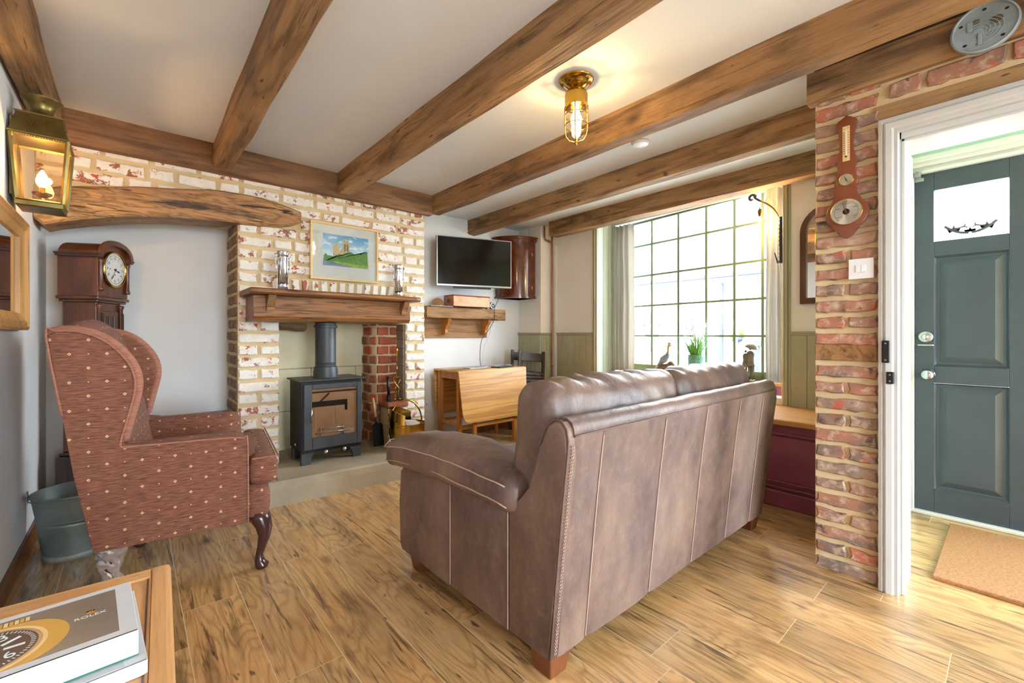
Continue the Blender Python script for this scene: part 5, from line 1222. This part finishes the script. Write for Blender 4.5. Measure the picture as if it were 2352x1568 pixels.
b = tube(B(), spline([(3.70, 1.165, 1.62), (3.695, 1.155, 1.4), (3.70, 1.150, 1.1), (3.695, 1.152, .8), (3.69, 1.145, .56)], 5), .004, 6); mesh_obj('flex', b, 'yellowflex', wl, True)
mesh_obj('switch_lever', tube(B(), [(3.69, 1.175, 1.62), (3.68, 1.195, 1.70)], [.006, .004], 8), 'iron', wl)

# mirrors
mr = thing('arched_mirror', 'arched mahogany framed mirror on the wall right of the window', 'mirror', (XF-.01, .83, 1.30))
def arch(w2, z0, z1, n=16): return [(-w2, z0), (w2, z0), (w2, z1-w2)]+[(w2*math.cos(PI*k/n), z1-w2+w2*math.sin(PI*k/n)) for k in range(1, n)]+[(-w2, z1-w2)]
o0 = arch(.19, .0, .70); i0 = arch(.150, .042, .66); b = B(); secs = [[(x_, p[0], p[1]) for p in poly] for poly, x_ in ((o0, 0), (o0, -.020), (i0, -.026), (i0, -.004))]
loft(b, secs, cap=False); mesh_obj('frame', b, 'clock', mr, True, angle=30); mesh_obj('mirror_glass', prism(B(), [(p[0], p[1]) for p in arch(.151, .041, .661)], -.008, -.003, 'x'), 'mirror', mr)
ml = thing('pine_mirror', 'deep pine framed mirror on the left wall below the lantern', 'mirror', (-.399, 2.60, 1.09), world=True)
def mitre(y0, y1, z0, z1, prof, m, par, x0=-.399, name='frame_rail'):
    cs_ = [(y0, z0, 1, 1), (y1, z0, -1, 1), (y1, z1, -1, -1), (y0, z1, 1, -1)]
    for k in range(4):
        A, C_ = cs_[k], cs_[(k+1) % 4]; b = B(); loft(b, [[(x0+d, q[0]+q[2]*a, q[1]+q[3]*a) for a, d in prof] for q in (A, C_)]); mesh_obj(name, b, m, par)
mitre(2.16, 3.04, 1.10, 1.60, [(0, 0), (0, .030), (.012, .036), (.022, .028), (.035, .032), (.045, .024), (.075, .014), (.082, 0)], 'gilt', ml)
bx('mirror_glass', 'mirror', ml, -.399, -.393, 2.235, 2.965, 1.175, 1.525)

# ------------------------------------------------------------ barometer, switch, plaque on the doorway wall
XW = XD-.018
ba = thing('banjo_barometer', 'banjo-shaped wooden barometer with thermometer and two silver dials', 'barometer', (XW, .487, 1.505))
ol = [(0, .544), (.031, .524), (.037, .514), (.033, .49), (.027, .455), (.024, .42), (.026, .385), (.033, .352), (.038, .334), (.031, .326), (.025, .314), (.025, .298), (.034, .276), (.043, .258), (.044, .244), (.036, .222), (.031, .206), (.034, .190), (.052, .168), (.070, .145), (.079, .118), (.077, .09), (.064, .064), (.044, .048), (.031, .036), (.029, .022), (.024, .012), (.010, .003), (0, .0)]
ol = [(-y_*1.0, z_) for y_, z_ in ol]; full = ol+[(-y_, z_) for y_, z_ in reversed(ol[1:-1])]
b = prism(B(), full, -.022, -.004, 'x', .006, 2); bo = mesh_obj('case', b, 'barowood', ba, True, angle=35)
tp = bx('thermometer_plate', 'goldpale', ba, -.0235, -.0218, -.013, .013, .340, .494, .0005); bx('thermometer_tube', 'lamp_plastic', tp, -.0265, -.0235, -.002, .002, .362, .472)
mesh_obj('thermometer_bulb', lathe(B(), [(.0035, -.0265), (.0035, -.0235)], 10, (0, 0, .360), 'x'), 'ink', tp)
b = B()
for sg in (-1, 1):
    for k in range(9 if sg < 0 else 11): box(b, -.0238, -.0234, sg*.0085-.002, sg*.0085+.002, .375+k*(.011 if sg < 0 else .009), .3775+k*(.011 if sg < 0 else .009))
tag(mesh_obj('scale_marks', b, 'ink', tp), kind='stuff')
text('C', .010, tp, (-.0236, .007, .483), (PI/2, 0, -PI/2), 'ink'); text('F', .010, tp, (-.0236, -.007, .483), (PI/2, 0, -PI/2), 'ink')
def aniso():
    s = NT('brushed_dial'); s.set('#d9d6cc', .28, 1.); s.b.inputs['Anisotropic'].default_value = .9
    t = s.n('ShaderNodeTangent', direction_type='RADIAL', axis='X').outputs[0]; s.t.links.new(t, s.b.inputs['Tangent']); return s.m
MT['brushed'] = aniso()
for zc, rr in ((.258, .026), (.117, .057)):
    dd = mesh_obj('dial', lathe(B(), [(rr, -.022), (rr, -.0245), (rr-.004, -.0245)], 40, (0, 0, zc), 'x'), 'brushed', ba, True, angle=30)
    b = B(); loft(b, [[(-.0245+.0018*math.sin(q), (rr+.0018*math.cos(q))*math.cos(a), zc+(rr+.0018*math.cos(q))*math.sin(a)) for q in [2*PI*j/6 for j in range(6)]] for a in [2*PI*k/40 for k in range(41)]], cap=False); mesh_obj('dial_rim', b, 'brass', dd, True)
    if rr > .05:
        mesh_obj('dial_centre', lathe(B(), [(.013, -.0245), (.012, -.026)], 20, (0, 0, zc), 'x'), 'ink', dd)
        b = B()
        for k in range(50):
            a = R(-50)+R(280)*k/49; c_, s_ = math.cos(a), math.sin(a); hw = .0005; r0, r1 = .040, (.046 if k % 5 else .050)
            prism(b, [(c_*r0-s_*hw, zc+s_*r0+c_*hw), (c_*r0+s_*hw, zc+s_*r0-c_*hw), (c_*r1+s_*hw, zc+s_*r1-c_*hw), (c_*r1-s_*hw, zc+s_*r1+c_*hw)], -.0249, -.0246, 'x')
        tag(mesh_obj('scale_marks', b, 'ink', dd), kind='stuff')
        for tx, yy, z2 in (('CHANGE', 0, .034), ('RAIN', .030, .016), ('FAIR', -.030, .016), ('STORMY', .026, -.022), ('DRY', -.030, -.022)): text(tx, .007, dd, (-.0250, yy, zc+z2), (PI/2, 0, -PI/2), 'ink')
    def hnd(par, ang, L, w_, x_, m): 
        a = ang; c_, s_ = math.cos(a), math.sin(a); mesh_obj('hand', prism(B(), [(p*c_-q*s_, zc+p*s_+q*c_) for p, q in ((-L*.4, -w_), (L, 0), (-L*.4, w_))], x_-.001, x_, 'x'), m, par)
    hnd(dd, R(72), rr*.62, .0025, -.027, 'ink'); hnd(dd, R(250) if rr > .05 else R(60), rr*.4, .002, -.0285, 'oldbrass')
sw = thing('light_switch', 'white double light switch on the brick pier below the barometer', 'light switch', (XW+.004, .439, 1.367))
bx('plate', 'lamp_plastic', sw, -.010, .004, -.044, .044, -.044, .044, .003, 2)
for sx in (-1, 1): bx('rocker', 'lamp_plastic', sw, -.014, -.010, sx*.009-.0085, sx*.009+.0085, -.016, .016, .0015)
pq = thing('round_plaque', 'weathered round zinc plaque fixed to the beam over the doorway', 'plaque', (XD-.052, .072, 2.205))
mesh_obj('disc', lathe(B(), [(.088, 0), (.090, -.006), (.088, -.016), (.083, -.018), (.080, -.013), (.076, -.012), (.02, -.011)], 48, axis='x'), 'plaque', pq, True, angle=40)
for k, (yy, z2) in enumerate(((.06, .03), (-.055, .04), (.05, -.045), (-.045, -.05), (.0, .065))): mesh_obj('fixing_hole', lathe(B(), [(.0045, -.0128), (.0045, -.0122)], 12, (0, yy, z2), 'x', sx=1.3), 'ink', pq)
b = B()
for k in range(5):
    rr = .012+.0085*k; loft(b, [[(-.0125+.0012*math.sin(q), .012+(rr+.0012*math.cos(q))*math.cos(a)*1.3, -.008+(rr+.0012*math.cos(q))*math.sin(a)) for q in [2*PI*j/5 for j in range(5)]] for a in [R(20*k)+R(200)*j/16 for j in range(17)]])
mesh_obj('cast_relief', b, 'plaque', pq, True)['kind'] = 'stuff'
for (y0, y1, z0, z1) in ((.005, .018, -.06, -.015), (-.03, .045, -.068, -.062), (.030, .045, .0, .035), (-.04, -.01, -.02, -.012)): bx('cast_block', 'plaque', pq, -.0145, -.0115, y0, y1, z0, z1, .002)
for (yy, z2, rr) in ((-.03, .015, .014), (.02, .03, .008), (.012, -.03, .007)): mesh_obj('rust_spot', lathe(B(), [(rr, -.0127), (rr*.9, -.0124)], 16, (0, yy, z2), 'x', sx=1.2), 'rust', pq)

# ------------------------------------------------------------ ceiling lamp, smoke alarm, wall lantern
cl = thing('caged_ceiling_lamp', 'brass caged glass bulkhead lamp fixed to the ceiling between two beams', 'ceiling lamp', (1.634, 1.402, ZC))
mesh_obj('rose', lathe(B(), [(.082, 0), (.084, -.004), (.082, -.008), (.076, -.010), (.066, -.013), (.056, -.024), (.040, -.036), (.030, -.040), (.024, -.050), (.03, -.056)], 40), 'brass', cl, True, angle=50)
for k in range(3): a = 2*PI*k/3+.4; mesh_obj('screw', lathe(B(), [(.004, -.014), (.003, -.017)], 8, (.071*math.cos(a), .071*math.sin(a), 0)), 'steel', cl)
b = B(); n_ = 72; loft(b, [[((r_+(.0012 if k % 2 else -.0012)*f)*math.cos(2*PI*k/n_), (r_+(.0012 if k % 2 else -.0012)*f)*math.sin(2*PI*k/n_), z_) for k in range(n_)] for r_, z_, f in ((.034, -.052, 0), (.046, -.056, 0), (.052, -.066, 1), (.054, -.075, 1), (.054, -.118, 1), (.056, -.124, 0), (.057, -.134, 0), (.050, -.136, 0))]); mesh_obj('body', b, 'brass', cl, True, angle=50)
mesh_obj('glass', lathe(B(), [(.048, -.134), (.049, -.15), (.049, -.245), (.043, -.268), (.028, -.284), (.002, -.290)], 32), 'lampglass', cl, True)
def hoop(r_, z_, n=36): return [(r_*math.cos(2*PI*k/n), r_*math.sin(2*PI*k/n), z_) for k in range(n+1)]
for z_ in (-.172, -.222): mesh_obj('cage_ring', tube(B(), hoop(.056, z_), .0026, 6), 'brass', cl, True)
for k in range(4):
    a = PI*k/4+.5 if False else PI/2*k+.6
    pts = [(.056, -.13), (.056, -.18), (.056, -.245), (.050, -.272), (.034, -.294), (.004, -.304)]
    mesh_obj('cage_bar', tube(B(), [(r_*math.cos(a), r_*math.sin(a), z_) for r_, z_ in pts], .0028, 6), 'brass', cl, True)
mesh_obj('cage_boss', lathe(B(), [(.007, -.298), (.009, -.305), (.006, -.314), (.002, -.318)], 12), 'brass', cl, True)
mesh_obj('bulb', lathe(B(), [(.012, -.140), (.016, -.16), (.026, -.185), (.027, -.20), (.020, -.222), (.006, -.230)], 20), 'bulb', cl, True)
point('ceiling_lamp_light', (1.634, 1.402, ZC-.262), 2.6, (1, .76, .42), .012)
sa = thing('smoke_alarm', 'round white smoke alarm on the ceiling beyond the brass lamp', 'smoke alarm', (2.43, 1.555, ZC))
mesh_obj('base', lathe(B(), [(.060, 0), (.060, -.010), (.056, -.014)], 32), 'lamp_plastic', sa, True, angle=40); mesh_obj('cover', lathe(B(), [(.054, -.012), (.056, -.030), (.048, -.040), (.02, -.044)], 32), 'lamp_plastic', sa, True, angle=40)
mesh_obj('vent_ring', lathe(B(), [(.0565, -.020), (.0575, -.022), (.0575, -.026), (.0565, -.028)], 32), 'greyprint', sa, True)

ln = thing('brass_wall_lantern', 'aged brass glazed wall lantern with lit candle bulb', 'lantern', (-.399, 2.86, 1.62), world=True)
LX0, LX1, LY0, LY1 = -.388, -.222, 2.765, 2.955; lcx, lcy = (LX0+LX1)/2, (LY0+LY1)/2
def sq(hx, hy, z_): return [(lcx-hx, lcy-hy, z_), (lcx+hx, lcy-hy, z_), (lcx+hx, lcy+hy, z_), (lcx-hx, lcy+hy, z_)]
def strip(name, A, Bp, w_=.008, m='oldbrass', par=ln): return mesh_obj(name, tube(B(), [A, Bp], w_, 4), m, par)
zb, ze, zt = 1.66, 1.935, 2.03
mesh_obj('base_tray', loft(B(), [sq(.068, .078, zb-.025), sq(.072, .082, zb-.022), sq(.072, .082, zb), sq(.066, .076, zb+.002)]), 'oldbrass', ln)
cb_ = sq(.070, .080, zb); ce_ = sq(.088, .098, ze)
for k in range(4):
    strip('corner_post', cb_[k], ce_[k]); strip('bottom_rail', cb_[k], cb_[(k+1) % 4], .006); strip('top_rail', ce_[k], ce_[(k+1) % 4], .008)
    A = [cb_[k], cb_[(k+1) % 4], ce_[(k+1) % 4], ce_[k]]; b = B(); V = [Vector(p) for p in A]; n_ = (V[1]-V[0]).cross(V[3]-V[0]).normalized()*.002; loft(b, [V, [v-n_ for v in V]])
    if k != 3: mesh_obj('glass_pane', b, 'lanternglass', ln)
    else: mesh_obj('back_reflector', b, 'oldbrass', ln)
hoodm = mesh_obj('hood', loft(B(), [sq(.094, .104, ze), sq(.094, .104, ze+.008), sq(.088, .098, ze+.012), sq(.070, .080, zt), sq(.074, .084, zt+.003), sq(.074, .084, zt+.008), sq(.04, .045, zt+.012)]), 'oldbrass', ln)
b = B()
for k in range(22): bmesh.ops.create_icosphere(b, subdivisions=1, radius=.0035, matrix=Matrix.Translation((lcx-.086+k*.0082, lcy-.103, ze-.003)))
tag(mesh_obj('beading', b, 'oldbrass', hoodm, True), kind='stuff')
text('V', .032, hoodm, (lcx-.022, lcy-.0945, ze+.052), (R(90-12), 0, 0), 'brass', .0015); text('R', .032, hoodm, (lcx+.022, lcy-.0945, ze+.052), (R(90-12), 0, 0), 'brass', .0015)
mesh_obj('chimney', lathe(B(), [(.052, zt+.008), (.050, zt+.018), (.044, zt+.026), (.037, zt+.040), (.037, zt+.056), (.048, zt+.076), (.066, zt+.092), (.068, zt+.097), (.064, zt+.099), (.03, zt+.092)], 32, (lcx, lcy, 0)), 'oldbrass', ln, True, angle=50)
mesh_obj('bulb_cup', lathe(B(), [(.008, zb), (.010, zb+.03), (.032, zb+.045), (.034, zb+.052), (.010, zb+.050), (.010, zb+.078)], 20, (lcx, lcy, 0)), 'brass', ln, True, angle=50)
mesh_obj('candle_bulb', lathe(B(), [(.008, zb+.076), (.019, zb+.095), (.021, zb+.110), (.015, zb+.134), (.003, zb+.155)], 18, (lcx, lcy, 0)), 'bulb2', ln, True)
bx('wall_plate', 'oldbrass', ln, -.399, -.386, lcy-.05, lcy+.05, zb+.02, zt-.01, .003)
point('lantern_light', (lcx, lcy, zb+.165), 2.2, (1, .66, .3), .015)

# ------------------------------------------------------------ side table with two books in the foreground
tb = thing('oak_side_table', 'light oak side table with moulded top at the lower left', 'table', (-.165, 1.05, 0), (0, 0, R(-2.2)), None)
TX0, TX1, TY0, TY1, TZ = -.225, .225, -.36, .365, .50
def rim(a0, a1, nm, m):   # framing of the top
    pass
for (x0, x1, y0, y1, m) in ((TX1-.036, TX1, TY0, TY1, 'oaktable'), (TX0, TX0+.052, TY0, TY1, 'oaktable')):
    b = prism(B(), [(x0, TZ-.030), (x1, TZ-.030), (x1, TZ-.012), (x1-.004 if x1 == TX1 else x1, TZ-.002), (x1-.012 if x1 == TX1 else x1, TZ), (x0+.012 if x0 == TX0 else x0, TZ), (x0+.0 if x0 != TX0 else x0+.004, TZ-.002), (x0, TZ-.012)], y0, y1, 'y', .002); mesh_obj('top_rail', b, m, tb)
for y0, y1 in ((TY1-.05, TY1-.0005), (TY0+.0005, TY0+.05)): bx('top_rail', 'oakx', tb, TX0+.0525, TX1-.0365, y0, y1, TZ-.030, TZ-.0003, .004)
b = B(); box(b, TX0+.052, TX1-.036, TY0+.05, TY1-.05, TZ-.022, TZ-.004); mesh_obj('top_panel', b, 'oaktable', tb)
for k, xx in enumerate((TX1-.042, TX0+.052)): bx('bead', 'seatoak', tb, xx, xx+.006, TY0+.05, TY1-.05, TZ-.006, TZ-.0005, .002); 
bx('bead', 'clock', tb, TX1-.0455, TX1-.042, TY0+.05, TY1-.05, TZ-.006, TZ-.003)
bx('apron', 'oaktable', tb, TX1-.045, TX1-.025, TY0+.03, TY1-.03, TZ-.11, TZ-.03, .002); bx('apron', 'oaktable', tb, TX0+.025, TX0+.045, TY0+.03, TY1-.03, TZ-.11, TZ-.03, .002)
for y0 in (TY0+.03, TY1-.05): bx('apron', 'oakx', tb, TX0+.05, TX1-.05, y0, y0+.02, TZ-.11, TZ-.03, .002)
for sx in (TX0+.045, TX1-.045):
    for sy in (TY0+.045, TY1-.045): mesh_obj('leg', loft(B(), [[(sx+ax*h, sy+ay*h, z_) for ax, ay in ((-1, -1), (1, -1), (1, 1), (-1, 1))] for h, z_ in ((.014, 0), (.022, TZ-.030))]), 'oaktable', tb)
bk2 = thing('book', 'white softcover book beneath the larger watch book', 'book', (.020, .980, TZ-.004+.0005), (0, 0, R(3.5)), 'books on the oak side table')
# local: spine along the front edge (-Y), right edge at x=0, extends to -x
bx('page_block', 'pages', bk2, -.305, -.003, .004, .280, .0018, .0225); bx('cover', 'paperw', bk2, -.308, 0, 0, .283, .0225, .0245, .0008); bx('back_cover', 'paperw', bk2, -.308, 0, 0, .283, 0, .0018, .0005); bx('spine', 'paperw', bk2, -.308, 0, -.002, .004, 0, .0245, .0015)
bx('cover_picture', 'greyprint', bk2, -.300, -.030, .006, .26, .0245, .0247)
text('NEW ENGLAND INTERIORS   1975 - 2015', .0085, bk2, (-.012, .15, .0248), (0, 0, -PI/2), 'greyprint', .0001); text('The Watch Magazine', .010, bk2, (-.10, -.0023, .012), (PI/2, 0, 0), 'greyprint', .0001)
bk1 = thing('watch_book', 'hardback watch book with brown cover photo on top of the white book', 'book', (.008, 1.003, TZ-.004+.0255), (0, 0, R(3.2)), 'books on the oak side table')
H1 = .045; W1 = .205; L1 = .30
bx('back_cover', 'green', bk1, -L1, 0, 0, W1, 0, .003, .0006); bx('page_block', 'pages', bk1, -L1+.004, -.005, .003, W1-.003, .003, H1-.003); bx('spine', 'paperw', bk1, -L1, 0, -.003, .003, .003, H1, .0015)
cv = bx('front_cover', 'paperw', bk1, -L1, 0, -.003, W1, H1-.0028, H1, .0008)
Z1 = H1
bx('cover_photo', 'coverbrown', cv, -L1+.0, -.024, .018, W1-.016, Z1, Z1+.0002)
def disc(cx, cy, r_, z_, m, nm, par=cv, r_in=None, a0=0, a1=2*PI, n=48, clip=None):
    pts = []
    def cl_(p): return (max(-L1, min(-.024, p[0])), max(.018, min(W1-.016, p[1])))
    outer_ = [cl_((cx+r_*math.cos(a0+(a1-a0)*k/n), cy+r_*math.sin(a0+(a1-a0)*k/n))) for k in range(n)]
    return mesh_obj(nm, prism(B(), outer_, Z1+z_, Z1+z_+.00012, 'z'), m, par)
DX, DY = -.186, .088
disc(DX+.022, DY, .078, .0003, 'gold', 'watch_case'); disc(DX, DY, .074, .0005, 'goldpale', 'watch_bezel'); disc(DX, DY, .068, .0007, 'steel', 'bezel_ring'); disc(DX, DY, .063, .0009, 'dialbrown', 'watch_dial')
b = B()
for k in range(60):
    a = 2*PI*k/60; c_, s_ = math.cos(a), math.sin(a); r0, r1, hw = .0545, .060, .0008
    P = [(DX+c_*r0-s_*hw, DY+s_*r0+c_*hw), (DX+c_*r0+s_*hw, DY+s_*r0-c_*hw), (DX+c_*r1+s_*hw, DY+s_*r1-c_*hw), (DX+c_*r1-s_*hw, DY+s_*r1+c_*hw)]
    prism(b, P, Z1+.0011, Z1+.0012, 'z')
tag(mesh_obj('minute_marks', b, 'lume', cv), kind='stuff')
for k, a in enumerate((R(32), R(-4), R(62), R(-40), R(120), R(180), R(240))):
    c_, s_ = math.cos(a), math.sin(a); r0, r1, hw = .024, .048, .0030
    if k in (2, 3): text('3' if k == 2 else '6', .030, cv, (DX+c_*.042, DY+s_*.042, Z1+.0012), (0, 0, R(20)), 'lume', .0001)
    else: mesh_obj('dial_index', prism(B(), [(DX+c_*r0-s_*hw, DY+s_*r0+c_*hw), (DX+c_*r0+s_*hw, DY+s_*r0-c_*hw), (DX+c_*r1+s_*hw, DY+s_*r1-c_*hw), (DX+c_*r1-s_*hw, DY+s_*r1+c_*hw)], Z1+.0011, Z1+.0013, 'z'), 'lume', cv)
for k in range(6): bx('crown_tooth', 'goldpale' if k % 2 else 'gold', cv, DX+.010+k*.0065, DX+.015+k*.0065, DY+.078, DY+.092, Z1+.0006, Z1+.0009)
text('ROLEX', .0125, cv, (-.060, .108, Z1+.0004), (0, 0, 0), 'lamp_plastic', .0001, sx=1.1)
mesh_obj('crown_logo', prism(B(), [(-.064, .1175), (-.054, .1175), (-.052, .126), (-.0555, .1215), (-.057, .128), (-.059, .1220), (-.061, .128), (-.0625, .1215), (-.066, .126)], Z1+.0003, Z1+.0005, 'z'), 'orange', cv)

# ------------------------------------------------------------ across the street
tag(mesh_obj('ground', box(B(), 4.0, 60, -30, 40, -.4, -.3), 'paving'), 'pale paved street outside the window', 'street', kind='structure')
tag(mesh_obj('ground', box(B(), -40, 3.9, -40, -2.82, -.4, -.3), 'paving'), 'paved yard behind the house', 'yard', kind='structure')
hs_ = thing('white_cottage', 'white rendered terrace house with slate roof across the street', 'house', (11.5, 6.5, -.3), world=True)
HX = 11.5
bx('front_wall', 'outwall', hs_, HX, HX+.3, 1.0, 12, -.3, 2.55); b = B(); prism(b, [(HX-.35, 2.62), (HX+3.5, 4.6), (HX+3.5, 4.5), (HX-.35, 2.52)], .8, 12.2, 'y'); mesh_obj('roof', b, 'slate', hs_)
bx('gutter', 'navy', hs_, HX-.42, HX-.34, .8, 12.2, 2.50, 2.60, .02); bx('fascia', 'greyprint', hs_, HX-.02, HX, 1.0, 12, 2.38, 2.50)
def far_window(y0, y1, z0, z1, nv=2, nh=2, m='outwall'):
    f = bx('window', 'darkglass', hs_, HX-.02, HX+.01, y0, y1, z0, z1); b = B()
    for k in range(nv+1): yy = y0+(y1-y0)*k/nv; box(b, HX-.05, HX-.02, yy-.03, yy+.03, z0, z1)
    for k in range(nh+1): zz = z0+(z1-z0)*k/nh; box(b, HX-.05, HX-.02, y0, y1, zz-.03, zz+.03)
    mesh_obj('window_frame', b, m, f)
far_window(6.7, 7.2, .55, 1.75, 1, 3); far_window(5.35, 5.75, .9, 1.5, 1, 2); far_window(3.15, 3.9, .95, 1.75, 2, 1); far_window(3.2, 3.9, -.1, .75, 1, 2, 'navy'); far_window(8.6, 9.3, .4, 1.5, 2, 2)
d_ = bx('shop_door', 'outwall', hs_, HX-.06, HX, 6.0, 6.45, -.25, 1.5, .01); bx('shop_fascia', 'navy', hs_, HX-.12, HX, 2.9, 4.15, .80, .92, .01); bx('shop_post', 'navy', hs_, HX-.12, HX, 4.05, 4.2, -.3, .80, .01); bx('downpipe', 'navy', hs_, HX-.1, HX-.02, 4.9, 5.0, -.3, 2.4, .01); bx('shop_post', 'navy', hs_, HX-.12, HX, 2.85, 3.0, -.3, .80, .01)
bt = thing('bunting', 'string of pale pennants across the street outside the window', 'bunting', (9.5, 4.3, 1.7), world=True)
pl = [(9.5, 1.0+.45*k, 1.95-.5*math.sin(PI*k/14)+.02*k) for k in range(15)]; pl = [(HX-.01, .9+.45*-1+.9, 2.2)]+pl+[(HX-.01, 8.0, 2.3)]
mesh_obj('cord', tube(B(), pl, .006, 5), 'greyprint', bt)
for k in range(14):
    a = Vector(pl[k+1]); c_ = (a+Vector(pl[k+2]))/2; b = B(); V = [(9.5, c_.y-.12, c_.z), (9.5, c_.y+.12, c_.z), (9.5, c_.y, c_.z-.26)]; loft(b, [V, [(9.51, v[1], v[2]) for v in V]]); mesh_obj('pennant', b, 'pennant' if k % 3 else 'greyprint', bt)
hk = thing('hanging_basket', 'green hanging basket on the house across the street', 'hanging basket', (HX-.35, 4.55, 1.1), world=True)
mesh_obj('foliage', place(soft(.35, .35, .30, .14, 12, nz=.12, ns=9), (HX-.35, 4.45, 1.15)), 'leafg', hk, True); mesh_obj('basket', lathe(B(), [(.03, .85), (.12, .92), (.16, 1.02)], 16, (HX-.35, 4.45, 0)), 'navy', hk, True); mesh_obj('bracket', tube(B(), [(HX, 4.45, 1.55), (HX-.35, 4.45, 1.55), (HX-.35, 4.45, 1.2)], .012, 6), 'iron', hk)
